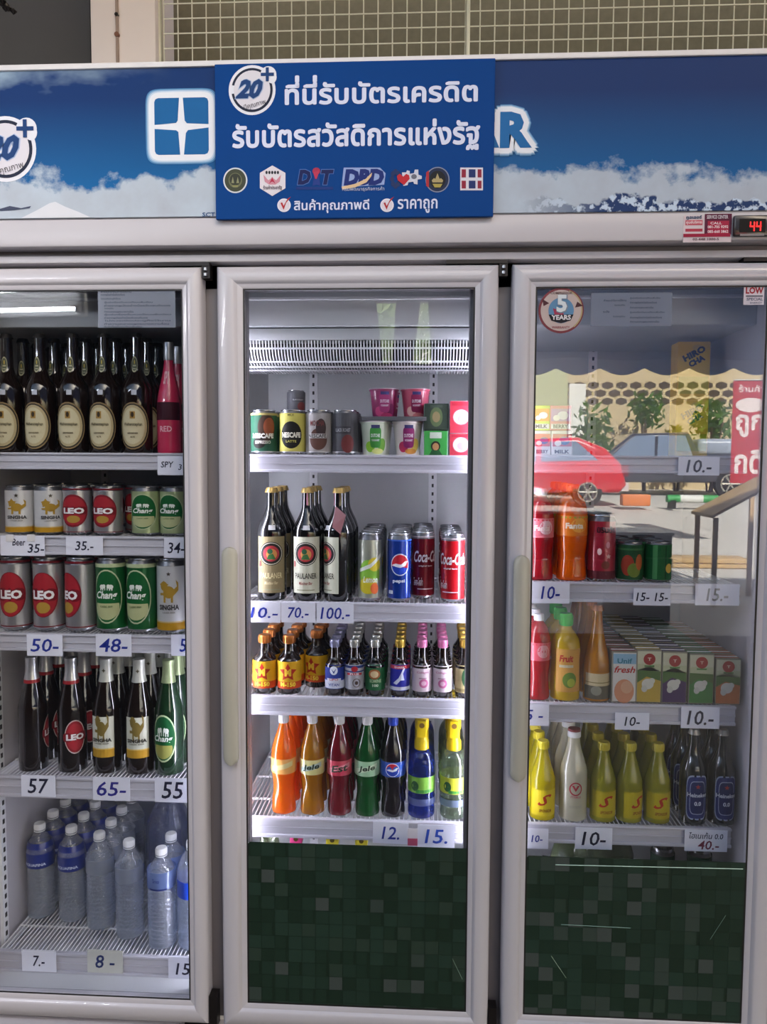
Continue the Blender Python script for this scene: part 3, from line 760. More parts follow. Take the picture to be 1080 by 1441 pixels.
card(258, 908, 34, 30, '5', 'card with only a 5 showing beside the left door frame', B_, tw=.3)
card(54, 1106, 48, 30, '57', 'card reading 57 below the big bottles, left door', K_, tw=.62, th=.7)
card(157, 1110, 52, 33, '65-', 'card reading 65 in blue below the big bottles', '#33308c')
card(243, 1112, 50, 34, '55', 'card reading 55 below the big bottles at right', K_, tw=.62, th=.7)
card(55, 1352, 48, 30, '7.-', 'card reading 7 at the left of the lowest rail', K_, tw=.35, th=.5)
card(148, 1353, 50, 32, '8 -', 'card reading 8 in the middle of the lowest rail', '#2c3a70', tw=.55, th=.58, paper=mat('cream_card', '#d2d2cc', .7))
card(260, 1362, 46, 30, '15.', 'card reading 15 under the bottle with blue band, left door', K_, tw=.55, th=.55, cy=-.05)
card(372, 862, 46, 28, '10.-', 'card reading 10 at the left end of the second rail, middle door', B_, tw=.85, th=.55)
card(420, 862, 48, 28, '70.-', 'card reading 70 under the white-labelled dark beer', B_, tw=.62, th=.55)
card(472, 863, 52, 28, '100.-', 'card reading 100 on the middle rail', B_, tw=.8, th=.6)
card(550, 1172, 50, 30, '12.', 'card reading 12 under the soft drinks', B_, tw=.5, th=.6, tilt=-.02)
card(614, 1177, 52, 32, '15.', 'card reading 15 at the right end under the soft drinks', '#2d4fb4', tw=.62, th=.62)
card(984, 656, 58, 26, '10.-', 'card reading 10 on the upper rail of the right door', K_, tw=.62, th=.7)
card(775, 834, 54, 30, '10-', 'white card reading 10 under the red and orange sodas', B_, tw=.5, th=.62)
card(918, 840, 52, 24, '15- 15-', 'card reading 15 twice below the green drinks', K_, tw=.86, th=.5)
card(1010, 837, 62, 30, '15.-', 'pale card reading 15 at the right of the second rail', '#8a8a90', tw=.5, th=.6)
card(752, 1006, 42, 30, '5 -', 'card reading 5 beside the right door handle', B_, tw=.6, th=.5)
card(890, 1015, 48, 24, '10-', 'small card reading 10 under the fruit drink carton', K_, tw=.46, th=.55)
card(986, 1010, 54, 30, '10.-', 'large card reading 10 under the green milk cartons', K_, tw=.7, th=.68)
card(756, 1180, 32, 28, '10-', 'blue card reading 10 at the lower left of the right door', B_, tw=.5, th=.36)
card(836, 1180, 52, 30, '10-', 'card reading 10 under the white soy milk', K_, tw=.66, th=.65)
card(994, 1183, 60, 30, [('ไฮเนเก้น 0.0', 0, .24, .8, .3, '#3a3f55'), ('40.-', .06, -.2, .5, .42, '#7a2f4a')], 'card reading 40 below the dark alcohol-free beers')
# small white stickers on the second left rail
for i, px in enumerate((14, 44)):
    x0, x1, z0, z1 = R4(px-6, 752, px+5, 762, SY-.009)
    o = MB().box(x0, x1, SY-.009, SY-.0085, z0, z1, ink('#e8e4e6')).build('sticker')
    tag(o, ['small pinkish price sticker at the far left of the second rail', 'small white price sticker on the card reading Beer 35'][i], 'sticker')
x0, x1, z0, z1 = R4(574, 1166, 588, 1190, SY-.008)
o = MB().box(x0, x1, SY-.008, SY-.007, z0, z1, ink('#e6dfe4')).build('sticker'); tag(o, 'small white and pink sticker between cards 12 and 15', 'sticker')
kid(o, MB().box(x0, x1, SY-.0085, SY-.008, z0, z0+(z1-z0)*.42, ink('#c0506e')).build('pink_band', o))

# ================================================================== PRODUCTS
YF = SY+.0105
ORD = ['first', 'second', 'third', 'fourth', 'fifth', 'sixth', 'seventh', 'eighth', 'ninth', 'tenth']
PROTO = {}
def dims(s, i, cx, wpx, top, back=0.):
    py = rails[s][i][0]; Y = YF+.03+back
    a, b = U(cx-wpx/2, py-40, Y)[0], U(cx+wpx/2, py-40, Y)[0]
    return (b-a)/2*.97, zt(top, cx, Y)-SZ[s, i]
def spot(s, i, cx, r, back=0.):
    Y = YF+r+back; return (U(cx, rails[s][i][0]-15, Y)[0], Y, SZ[s, i]+.0012)
def put(key, fn, loc, rz, label, group=None, cat=None):
    """first use builds the thing, later ones copy it with its parts"""
    if key not in PROTO:
        o = fn(); PROTO[key] = o; o.location = loc; o.rotation_euler.z = rz; o['label'] = label
        if cat: o['category'] = cat
        if group: o['group'] = group
        return o
    c = clone(PROTO[key], loc, rz, label)
    if group: c['group'] = group
    return c
def rows_back(key, fn, s, i, cx, r, n, gap, front_label, back_label, group, rz=0, start=0, back=0, jit=.12):
    """a file of the same product running back from the shelf edge"""
    for k in range(start, n):
        x, y, z = spot(s, i, cx, r, back)
        y += k*(2*r+gap)
        if y+r > .595: break
        lb = front_label if k == 0 else f'{back_label}, {ORD[k]} from the front'
        put(key, fn, (x+(random.uniform(-.001, .001) if k else 0), y, z), (rz if k == 0 else rz+random.uniform(-jit, jit)*3), lb, group)

M_brown = mat('brown_glass', '#160b06', .06, coat=1, vary=.2)
M_green_g = mat('green_glass', '#0f2a14', .06, coat=1, vary=.2)
M_blackg = mat('dark_glass', '#0b0a0c', .06, coat=1, vary=.1)
M_gold = mat('gold_foil', '#c9a24a', .3, .7)
M_goldcap = mat('gold_cap', '#b5975a', .3, .6)
M_silverf = mat('silver_foil', '#cfcfd2', .3, .75, bump=.2)
M_white = mat('white_plastic', '#e8e8ea', .4)

# ---------------- left door, top shelf: wheat beer and the pink bottle
def wheat(r, h):
    p = bprof(r, h*.985, .52, .74, .40, .36); o = vessel('beer_bottle', p, M_brown, 'bottle')
    decorate(o, p, r, h, [('ell', 0, .225, 1.12, .195, '#8a7350'), ('ell', 0, .225, 1.05, .183, '#2e2a22'), ('ell', 0, .225, .95, .172, '#b9a982'), ('ell', 0, .225, .78, .150, '#cfc4a2'),
        ('rect', 0, .315, .34, .06, '#a5803c'), ('ell', 0, .318, .10, .022, '#3a2c18'), ('rect', 0, .235, 1.15, .036, '#c9bd98'), ('text', 'Weihenstephan', 0, .235, 1.22, .034, '#241c14'),
        ('text', 'HEFEWEISSBIER', 0, .165, .7, .014, '#4a3b28'), ('text', 'ALTE', 0, .135, .3, .014, '#5a4a30')])
    decorate(o, p, r, h, [('ell', 0, .735, .48, .066, '#b7b294'), ('ell', 0, .735, .42, .054, '#545844'), ('ell', 0, .755, .1, .018, '#c9b050'), ('rect', 0, .725, .5, .012, '#b7b294'),
        ('text', 'Weihenstephan', 0, .70, .5, .014, '#d0cbb0')], 'neck_label')
    decorate(o, p, r, h, [('rect', .12, .50, .34, .04, '#c3c6d2'), ('rect', -.02, .90, .08, .10, '#8f8f90')], 'price_sticker')
    add_part(o, 'cap', crown_mb(r*.40, h*.958, h*.995, mat('dark_cap', '#2c2622', .4, .4))); return o
r, h = dims('L', 0, 105, 42, 469)
for k, px in enumerate((13, 59, 105, 149, 194)):
    rows_back('wheat', lambda: wheat(r, h), 'L', 0, px, r, 4, .003, f'brown bottle with oval cream label, {ORD[k]} from the left, top left shelf',
        f'brown wheat beer behind the {ORD[k]} oval label', 'wheat beers on the top left shelf', rz=(.05, -.05, .02, -.03, .04)[k], jit=.1)
M_pinkb = mat('pink_shrink', '#c42a52', .3, coat=.5, vary=.15)
def spy(r, h):
    p = smooth_prof([(r*.7, 0), (r*.97, h*.01), (r, h*.12), (r*.98, h*.45), (r*.72, h*.62), (r*.42, h*.78), (r*.36, h*.9), (r*.36, h*.97)])
    o = vessel('wine_cooler_bottle', p, M_pinkb, 'bottle')
    decorate(o, p, r, h, [('rect', 0, .38, 2.6, .16, '#3a0c1c'), ('text', 'RED', 0, .22, 1.0, .05, '#f0b8c4'), ('text', 'SPY', 0, .68, .7, .12, '#f0c4cc')])
    add_part(o, 'neck_foil', cap_mb(r*.42, h*.84, h, M_silverf)); return o
r2, h2 = dims('L', 0, 238, 34, 483)
for k in range(3): put('spy', lambda: spy(r2, h2), (lambda q: (q[0], q[1]+k*.07, q[2]))(spot('L', 0, 239, r2)), .2*k, ['pink bottle with silver neck at the right of the top shelf', 'pink bottle just behind the front pink bottle', 'pink bottle last in the pink file'][k], 'pink bottles on the top left shelf')

# ---------------- cans
def can_prof(r, h):
    return [(r*.72, 0), (r*.80, h*.003), (r*.97, h*.035), (r, h*.06), (r, h*.90), (r*.985, h*.915), (r*.86, h*.965), (r*.86, h*.972), (r*.90, h*.975), (r*.90, h*.992), (r*.87, h), (r*.82, h*.992), (r*.80, h*.975), (.0005, h*.975)]
def can(r, h, m, decals, name='beer_can', lname='printed_design'):
    p = can_prof(r, h)
    mb = MB(); mb.lathe(p[3:5], m, 32, close=False)
    mb.lathe(p[:4], M_alu, 32, close=False); mb.lathe(p[4:8], M_lid, 32, close=False); mb.lathe(p[7:11], M_alu, 32, close=False); mb.lathe(p[10:], M_lid, 32, close=False)
    o = mb.build(name); tag(o, None, 'can')
    t = MB(); lay(t, s_ell(0, 0, r*.3, r*.42, 14, 1), lambda u, v: (u, v-r*.1, h*.982), M_alu); t.box(-r*.12, r*.12, -r*.5, -r*.1, h*.978, h*.985, M_alu)
    kid(o, t.build('pull_tab', o))
    decorate(o, [(r, 0), (r, h)], r, h, decals, lname); return o
M_silver = mat('silver_can', '#b9b8bb', .28, .75, vary=.05)
M_cangreen = mat('green_can', '#12602c', .28, .35, coat=.4)
M_canlime = mat('light_green_can', '#a9b78a', .28, .4, coat=.3)
M_canwhite = mat('white_can', '#d0cfd0', .35, .2, coat=.3)
def leo(r, h, tall):
    c = .50
    return can(r, h, M_silver, [('rect', 0, .955-.02, 6.2, .03, '#6e1420'), ('rect', 0, .075, 6.2, .014, '#7a1a26'),
        ('ell', 0, c, 1.02, .33 if not tall else .30, '#7c1422'), ('ell', 0, c, .92, .29, '#a3232e'), ('rect', 0, c-.02, 1.5, .018, '#4a0e18'),
        ('ell', 0, c-.17, .46, .075, '#b08a3a'), ('sq', 0, c, .92, .085, '#74121f'), ('text', 'LEO', 0, c, 1.5, .12, {'bold': .05}, '#f0eef0')])
def elephants(c, s=1):
    out = []
    for x in (-.28, .28):
        d = 1 if x > 0 else -1
        out += [('ell', x, c, .17*s, .030*s, '#e9eee4'), ('ell', x-d*.14, c+.008, .10*s, .026*s, '#e9eee4'), ('rect', x-d*.20, c-.022, .05, .045, '#e9eee4'), ('rect', x+d*.08, c-.03, .07, .035, '#e9eee4'), ('rect', x-d*.06, c-.03, .07, .035, '#e9eee4')]
    return out
def chang(r, h, tall):
    m = M_cangreen if tall else M_canlime
    d = [('rect', 0, .90, 6.2, .05, '#b9c49a')] if tall else []
    return can(r, h, m, d+[('ell', 0, .49, 1.06, .36, '#bcc7a0'), ('ell', 0, .49, .98, .34, '#0f5a2a'), ('ell', 0, .35, .84, .17, '#b9bd8c'), ('rect', 0, .45, 1.6, .10, '#11602c')]
        + elephants(.62) + [('text', 'Chang', 0, .50, 1.35, .13, {'bold': .03, 'shear': .25}, '#f2f5ee'), ('text', 'CLASSIC BEER', 0, .36, .8, .022, '#3d5a2c')])
def lion(c, s, col):
    return [('ell', 0, c, .30*s, .065*s, col), ('ell', -.26*s, c+.065*s, .20*s, .05*s, col), ('star', -.26*s, c+.07*s, .27*s, .16*s, col), ('poly', [(.2*s, c+.02*s), (.42*s, c+.06*s), (.36*s, c+.13*s), (.5*s, c+.10*s), (.5*s, c+.02*s), (.28*s, c-.03*s)], col),
        ('rect', -.22*s, c-.07*s, .11*s, .08*s, col), ('rect', .16*s, c-.07*s, .11*s, .08*s, col), ('rect', -.36*s, c-.02*s, .22*s, .025*s, col)]
def singha(r, h, tall):
    return can(r, h, M_canwhite, [('rect', 0, .105, 6.2, .10, '#b98a1e'), ('rect', 0, .165, 6.2, .01, '#d8b860')] + lion(.56, 1.25, '#a8842e')
        + [('star', 0, .80, .16, .07, '#4a4238'), ('text', 'SINGHA', 0, .36, 1.3, .07, {'bold': .04}, '#3b3a3c'), ('text', 'LAGER BEER', 0, .29, .8, .02, '#6a6658')])
r, h = dims('L', 1, 110, 39.5, 684)
seq = [(29, singha, 'white and gold lion can', .25), (70, singha, 'white and gold lion can', .55), (110, leo, 'short silver and red can', .1), (153, leo, 'short silver and red can', -.05), (206, chang, 'short pale green elephant can', .1), (246, chang, 'short pale green elephant can', -.1)]
for k, (px, fn, d, rz) in enumerate(seq):
    pos = 'left' if k % 2 == 0 else 'right'
    rows_back('s'+fn.__name__, lambda: fn(r, h, False), 'L', 1, px, r, 1 if px in (153, 206) else 4, .006, f'{d}, {pos} one of two in front on the second left shelf', f'{d} behind the {pos} one in front', 'short beer cans on the second left shelf', rz=rz)
rows_back('sleo', None, 'L', 1, 181, r, 3, .006, '', 'short silver and red can in the gap between files', 'short beer cans on the second left shelf', start=1)
r, h = dims('L', 2, 70, 41.3, 783)
seq = [(24, leo, 'tall silver and red can', .1, 'left'), (70, leo, 'tall silver and red can', .05, 'middle'), (115, leo, 'tall silver and red can', -.55, 'right'), (158, chang, 'tall dark green elephant can', .05, 'left'), (201, chang, 'tall dark green elephant can', -.1, 'right'), (243, singha, 'tall white and gold lion can', .1, 'only')]
for k, (px, fn, d, rz, pos) in enumerate(seq):
    rows_back('t'+fn.__name__, lambda: fn(r, h, True), 'L', 2, px, r, 4, .006, f'{d}, {pos} one in front on the third left shelf', f'{d} behind the {pos} one in front', 'tall beer cans on the third left shelf', rz=rz)

# ---------------- left door, fourth shelf: big beers
def bigbeer(r, h, kind):
    p = smooth_prof([(r*.7, 0), (r*.95, h*.006), (r, h*.03), (r, h*.50), (r*.90, h*.60), (r*.62, h*.74), (r*.42, h*.86), (r*.37, h*.94), (r*.37, h*.985)])
    o = vessel('large_beer_bottle', p, M_green_g if kind == 'chang' else M_brown, 'bottle')
    if kind == 'leo':
        foil = M_silverf
        decorate(o, p, r, h, [('ell', 0, .32, .72, .15, '#c9b6b2'), ('ell', 0, .32, .66, .14, '#8e1b26'), ('ell', 0, .32, .56, .12, '#a82a34'), ('sq', 0, .32, .8, .042, '#7a1420'), ('text', 'LEO', 0, .32, 1.2, .055, {'bold': .05}, '#efe9ea')])
    elif kind == 'singha':
        foil = mat('cream_foil', '#cdcdc4', .35, .3)
        decorate(o, p, r, h, [('rect', 0, .33, 1.72, .36, '#d3d3c4'), ('rect', 0, .185, 1.72, .07, '#c0932c'), ('rect', 0, .225, 1.72, .01, '#e0c070')] + lion(.405, 1.0, '#7e6b33')
            + [('text', 'SINGHA', 0, .305, 1.35, .034, {'bold': .04}, '#2c2b28'), ('text', 'LAGER BEER', 0, .275, 1.0, .012, '#5a5648')])
    else:
        foil = mat('green_foil', '#9fab80', .35, .4)
        decorate(o, p, r, h, [('ell', 0, .33, .92, .21, '#b9c79c'), ('ell', 0, .33, .84, .195, '#14552c'), ('ell', 0, .24, .66, .09, '#9b9a50'), ('rect', 0, .30, 1.6, .06, '#125a2a')] + elephants(.40, .8)
            + [('text', 'Chang', 0, .325, 1.3, .07, {'bold': .03, 'shear': .25}, '#eef3e8')])
    fb = MB(); fb.lathe([(rad_at(p, h*.80)+.0006, h*.80), (rad_at(p, h*.86)+.0008, h*.86), (r*.41, h*.93), (r*.42, h*.965), (r*.44, h*.97), (r*.42, h*.998), (.0005, h)], foil, 28, close=False)
    q = add_part(o, 'neck_foil', fb)
    if kind == 'leo': kid(q, MB().lathe([(rad_at(p, h*.78)+.0006, h*.775), (rad_at(p, h*.805)+.0010, h*.805)], mat('red_band', '#a02028', .4), 28, close=False).build('red_band', q))
    if kind == 'singha': add_part(q, 'crest', (lambda mb: (lay(mb, s_star(0, h*.9, r*.16, r*.07, 4), lambda u, v: (u, -r*.44, v), ink('#4c4632')), mb)[1])(MB()))
    return o
SP = [(48, 50, 920, 'leo', 1.9, 0, 'large dark bottle with no label showing, far left'), (103, 45, 917, 'leo', .62, 0, 'large dark bottle with red label turned to the right'),
      (152, 43, 917, 'singha', 0, 0, 'large bottle with white lion label, left of two'), (198, 43, 917, 'singha', .12, 0, 'large bottle with white lion label, right of two'), (239, 43, 917, 'chang', -.12, 0, 'large green bottle with oval elephant label')]
for px, wp, top, kind, rz, bk, lb in SP:
    r, h = dims('L', 3, px, wp, 921 if kind == 'leo' else 916)
    r = .0355; h = .288
    rows_back('big'+kind, lambda: bigbeer(r, h, kind), 'L', 3, px, r, 4, .004, lb, {48: 'large dark bottle in the far left file', 103: 'large dark bottle in the red-label file', 152: 'large lion beer in the left lion file', 198: 'large lion beer in the right lion file', 239: 'large green bottle file'}[px], 'large beers on the fourth left shelf', rz=rz, back=.012)
# a clear bottle with amber drink at the very left
def amber(r, h):
    p = bprof(r, h, .55, .8, .38); o = vessel('amber_bottle', p, mat('amber_drink', '#7a4a22', .1, coat=1, vary=.3), 'bottle'); add_part(o, 'cap', cap_mb(r*.40, h*.95, h, M_silverf)); return o
x_, z_ = U(12, 1060, .30)
put('amber', lambda: amber(.018, .25), (XL+.024, .30, SZ['L', 3]+.001), 0, 'amber bottle behind the shelf post at the far left')

# ---------------- left door, bottom shelf: water bottles
M_pet = glass('clear_bottle', '#f4f6fa', .08, .85, .04, body='#f4f6fa', bodyf=.20, bump=.8, scale=90)
M_water = glass('water_inside', '#e2e8f2', .03, .4, .08, body='#dfe6f0', bodyf=.26, bump=.3, scale=50)
def water(r, h, kind):
    pts = [(r*.80, 0), (r*.95, h*.01), (r, h*.04)]
    z = .07
    while z < (.60 if kind != 'big' else .45): pts += [(r*.955, h*z), (r, h*(z+.022))]; z += .044
    pts += [(r, h*.66), (r, h*.72), (r*.86, h*.80), (r*.55, h*.875), (r*.36, h*.91), (r*.34, h*.955)]
    o = vessel('water_bottle', smooth_prof(pts, 2), M_pet, 'bottle', 32)
    ip = [(rr*.96-.0004, zz+.0012) for rr, zz in pts if zz < h*.79]+[(.0005, h*.79)]
    add_part(o, 'water', MB().lathe(ip, M_water, 24))
    add_part(o, 'cap', cap_mb(r*.40, h*.935, h, M_white, True))
    add_part(o, 'neck_ring', MB().lathe([(r*.40, h*.918), (r*.42, h*.922), (r*.40, h*.928)], M_white, 20, close=False))
    if kind == 'blue':
        mb = MB(); mb.lathe([(r*1.012, h*.56), (r*1.015, h*.57), (r*1.015, h*.70), (r*.93, h*.775), (r*.83, h*.82)], mat('blue_film', '#1c2f7e', .3, coat=.6, vary=.35, scale=60), 32, close=False); q = add_part(o, 'label', mb)
        t = MB(); lay(t, s_text('AQUAFINA', 0, h*.60, r*1.7, h*.035, bold=.03, cut=.006), lambda u, v: (r*1.02*math.sin(u/r), -r*1.02*math.cos(u/r), v), ink('#c9d2ee')); kid(q, t.build('lettering', q))
    elif kind == 'clear':
        mb = MB(); mb.lathe([(r*1.008, h*.60), (r*1.012, h*.61), (r*1.012, h*.75)], glass('clear_film', '#dfe3ea', .06, .5, .15, body='#dfe3ea', bodyf=.35), 32, close=False); add_part(o, 'label', mb)
    elif kind == 'bluebrand':
        mb = MB(); mb.lathe([(r*1.008, h*.62), (r*1.012, h*.63), (r*1.012, h*.80)], glass('pale_blue_film', '#a9bce6', .06, .5, .15, body='#9fb4e4', bodyf=.5), 32, close=False); q = add_part(o, 'label', mb)
        t = MB(); f_ = lambda u, v: (r*1.02*math.sin(u/r), -r*1.02*math.cos(u/r), v)
        lay(t, s_rect(.05*r, h*.63, r*1.3, h*.018, 6), f_, ink('#1e2c66')); lay(t, s_text('ไทย', -.1*r, h*.72, r*.5, h*.04, cut=.006), f_, ink('#2a3a7a')); kid(q, t.build('lettering', q))
    else:
        mb = MB(); mb.lathe([(r*1.008, h*.50), (r*1.012, h*.51), (r*1.012, h*.66)], mat('bright_blue_film', '#1d48c0', .3, coat=.6), 32, close=False); add_part(o, 'label', mb)
    return o
r, h = dims('L', 4, 143, 42, 1157, .03)
WR, WH = .036, .255
SPW = [(60, 'blue', .14, 'blue-labelled water bottle, far left of the front row'), (104, 'blue', .13, 'blue-labelled water bottle, second from the left'),
       (143, 'clear', .10, 'clear water bottle with faint label, third from the left'), (184, 'clear', .065, 'clear water bottle standing nearest the shelf edge, middle'),
       (229, 'bluebrand', .03, 'water bottle with pale blue neck and thin dark line'), (273, 'big', .03, 'water bottle with bright blue band beside the frame')]
for px, kind, bk, lb in SPW:
    rr = WR if kind != 'big' else .040; hh = WH if kind != 'big' else .275
    for k in range(4):
        x, y, z = spot('L', 4, px, rr, bk-.02)
        y += k*(2*rr+.004)
        if y+rr > .59 or (px > 170 and y > .27): break
        put('w'+kind, lambda: water(rr, hh, kind), (x, y, z), .3*k, lb if k == 0 else f'{lb.split(",")[0]} file, {ORD[k]} back, {"left" if px < 90 else "right" if px > 150 else "middle"}', 'water bottles on the bottom left shelf')
def jug(r, h):
    pts = [(r*.8, 0), (r*.97, h*.02), (r, h*.1), (r, h*.6)]+[(r*.9, h*.7), (r*.62, h*.84), (r*.3, h*.94), (r*.28, h*.97)]
    p = smooth_prof(pts); mb = MB(); n = 48; vs_ = []; fs = []
    for q, (rr, z) in enumerate(p):
        for i in range(n):
            a = 2*PI*i/n; k = 1+.05*math.sin(12*a)*(1 if z > h*.1 else 0); vs_.append((rr*k*math.sin(a), -rr*k*math.cos(a), z))
    for q in range(len(p)-1):
        for i in range(n): fs.append((q*n+i, q*n+(i+1) % n, (q+1)*n+(i+1) % n, (q+1)*n+i))
    fs.append(tuple(range(n-1, -1, -1)))
    mb.add(vs_, fs, M_pet, True); o = mb.build('water_jug'); tag(o, None, 'bottle')
    add_part(o, 'water', MB().lathe([(rr*.93, zz+.002) for rr, zz in pts[:6]]+[(.0005, h*.72)], glass('blue_water', '#8fa2d4', .03, .3, .1, body='#6d86c8', bodyf=.3, bump=.3), 24))
    add_part(o, 'cap', cap_mb(r*.34, h*.94, h, M_white, True)); return o
put('jug', lambda: jug(.062, .31), (U(237, 1300, .38)[0], .40, SZ['L', 4]+.001), .2, 'large fluted water jug behind the bottles, under card 55')

# ---------------- middle door, top shelf
def coffee(r, h, kind):
    M = {'green': ('#1f4a36', '#caa860'), 'yellow': ('#c6bd62', '#1d1a1a'), 'silver': ('#a9a4a4', '#33282a'), 'grey': ('#4a4a4e', '#2a2a2c')}[kind]
    ds = {'green': [('rect', 0, .5, 6.2, .84, '#24503c'), ('ell', .3, .6, .7, .3, '#3b2a22'), ('ell', .5, .62, .45, .2, '#8a4a30'), ('ell', -.3, .26, .5, .12, '#1c1412'), ('rect', 0, .9, 6.2, .05, '#a89a60'), ('text', 'NESCAFE', 0, .42, 1.7, .11, {'bold': .05}, '#e8e6e2'), ('text', 'ESPRESSO', 0, .28, 1.2, .07, '#cfcac2')],
          'yellow': [('rect', 0, .5, 6.2, .84, '#c6bd62'), ('ell', 0, .44, .86, .30, '#1a1716'), ('text', 'NESCAFE', 0, .44, 1.5, .12, {'bold': .05}, '#e9e4d6'), ('text', 'LATTE', 0, .30, .8, .05, '#c6bd62'), ('text', 'MILK', 0, .88, .5, .05, '#5a5530')],
          'silver': [('rect', 0, .5, 6.2, .84, '#9d9898'), ('ell', .1, .35, .7, .24, '#5a3c34'), ('ell', .3, .6, .4, .2, '#3a2c2c'), ('rect', 0, .42, 1.5, .10, '#b8b6b6'), ('text', 'NESCAFE', 0, .42, 1.4, .08, '#2c2626'), ('text', 'MOCHA', 0, .7, 1.1, .12, '#6a3030')],
          'grey': [('rect', 0, .5, 6.2, .84, '#4b4b50'), ('ell', .4, .25, .5, .2, '#6a3030'), ('rect', 0, .55, 1.3, .16, '#38383c'), ('text', 'BLACK ROAST', 0, .55, 1.2, .08, '#9a9a9e')]}[kind]
    return can(r, h, M_silver, ds, 'coffee_can')
for px, kind, rz, lb in ((372, 'green', .1, 'dark green and brown coffee can at far left'), (412, 'yellow', .05, 'pale yellow coffee can with black disc'), (449, 'silver', 0, 'silver coffee can with brown print'), (486, 'grey', -.1, 'dark grey coffee can beside the yoghurt cups')):
    r, h = dims('M', 0, px, 37, 578)
    rows_back('cof'+kind, lambda: coffee(r, h, kind), 'M', 0, px, r, 3, .003, lb, lb.replace(' at far left', '').replace(' beside the yoghurt cups', '')+' file', 'coffee cans on the top middle shelf', rz=rz)
r, h = dims('M', 0, 409, 30, 578)
x, y, z = spot('M', 0, 409, r); put('cofsmall', lambda: coffee(r*.9, h*.5, 'grey'), (x, y+.085, z+h+.0005), .4, 'small dark can lying stacked on top of the yellow coffee file')
def cup(r, h, cols):
    p = [(r*.72, 0), (r*.76, h*.02), (r*.96, h*.90), (r*.96, h*.93), (r*1.03, h*.94), (r*1.03, h*.985)]
    o = MB().lathe(p, mat('cup_'+cols[0][1:], cols[0], .35, coat=.3), 28).build('yoghurt_cup'); tag(o, None, 'cup')
    add_part(o, 'foil_lid', MB().lathe([(r*1.04, h*.975), (r*1.06, h*.985), (r*1.05, h*1.0), (.0005, h*1.0)], mat('lid_foil', '#d0c4cc', .3, .5), 28, close=False))
    decorate(o, p, r, h, [('ell', -.45, .25, .4, .16, cols[2]), ('ell', .55, .3, .35, .2, cols[3]), ('ell', .2, .12, .5, .08, cols[4]), ('sq', 0, .52, .42, .3, cols[1]), ('rect', 0, .84, .6, .10, '#3b3a6a'), ('text', 'DUTCHIE', 0, .58, .65, .1, '#e9e4ee'), ('text', 'YOGHURT', 0, .44, .6, .06, '#e9e4ee')]); return o
cc = {'green': ('#cfd8c4', '#3f8a3c', '#8abf3a', '#6aa03a', '#d8dc8a'), 'pink': ('#ddd0cc', '#8a2a64', '#b53058', '#e0c060', '#c88a40'), 'plum': ('#8a2458', '#a03a70', '#c04878', '#6a1a4a', '#a83060'), 'red': ('#c0506a', '#8a2450', '#e0b0a8', '#b03050', '#d07a80')}
r, h = dims('M', 0, 528, 43, 594)
for px, k, lb in ((528, 'green', 'white and green yoghurt cup on the shelf'), (574, 'pink', 'white and purple yoghurt cup on the shelf')):
    for n in range(3):
        x, y, z = spot('M', 0, px, r); put('cup'+k, lambda: cup(r, h, cc[k]), (x, y+n*(2.14*r), z), .1-.2*n, lb if n == 0 else f'{lb.replace(" on the shelf", "")} file, {ORD[n]} back', 'yoghurt cups on the top middle shelf')
tr = MB(); xx, yy, zz_ = spot('M', 0, 528, r); x2 = spot('M', 0, 600, r)[0]; zt_ = zz_+h+.0008
tr.bbox(xx-.03, x2, YF+.0, YF+.17, zt_, zt_+.004, mat('dark_tray', '#5a5a60', .4), .001); tr.bbox(xx-.03, x2, YF, YF+.003, zt_+.004, zt_+.010, mat('dark_tray', '#5a5a60', .4), .001); tr = tr.build('plastic_tray'); tag(tr, 'thin grey plastic tray lying across the lower yoghurt cups', 'tray')
for px, k, lb in ((541, 'plum', 'dark purple yoghurt cup on the tray'), (585, 'red', 'red and white yoghurt cup on the tray')):
    rr, hh = dims('M', 0, px, 40, 541); hh = U(px, 541, YF+.08)[1]-U(px, 583, YF+.08)[1]
    for n in range(2): x = U(px, 560, YF+.06)[0]; put('cup'+k, lambda: cup(rr*1.06, hh, cc[k]), (x, YF+.055+n*.082, zt_+.0115-.006), .1+n, lb if n == 0 else lb.replace('on the tray', 'at the back of the tray'), 'yoghurt cups stacked on the tray')

def carton(w_, d_, h_, face, decals, name='drink_carton', top=None, cat='carton', straw=False):
    mb = MB(); mb.bbox(-w_/2, w_/2, -d_/2, d_/2, 0, h_, face, .0012, 1, False)
    o = mb.build(name); tag(o, None, cat)
    lab = MB(); let = MB(); off = .0002
    for q in decals:
        off += .00015; mp = plane_at(0, -d_/2, 0, off); k = q[0]; m = q[-1] if not isinstance(q[-1], str) else ink(q[-1])
        if k == 'rect': lay(lab, s_rect(q[1]*w_, q[2]*h_, q[3]*w_, q[4]*h_), mp, m)
        elif k == 'ell': lay(lab, s_ell(q[1]*w_, q[2]*h_, q[3]*w_, q[4]*w_, 20, 1), mp, m)
        elif k == 'ring': lay(lab, s_ring(q[1]*w_, q[2]*h_, q[3]*w_, q[4]*w_, q[5]*w_, 20), mp, m)
        elif k == 'poly': lay(lab, s_poly([(a*w_, b*h_) for a, b in q[1]]), mp, m)
        elif k == 'text': kw = q[6] if len(q) > 7 else {}; lay(let, s_text(q[1], q[2]*w_, q[3]*h_, q[4]*w_, q[5]*h_, **kw), mp, m)
    p = o
    if lab.f: p = kid(o, lab.build('printed_front', o))
    if let.f: kid(p, let.build('lettering', p))
    if top:
        t = MB(); lay(t, s_rect(0, 0, w_*.98, d_*.98), lambda u, v: (u, v, h_+.0002), top); t.box(-w_*.47, w_*.47, -.0012, .0012, h_, h_+.002, M_white); t.box(-w_*.49, w_*.49, -d_*.49, -d_*.42, h_, h_+.0012, face); kid(o, t.build('top_flap', o))
    return o
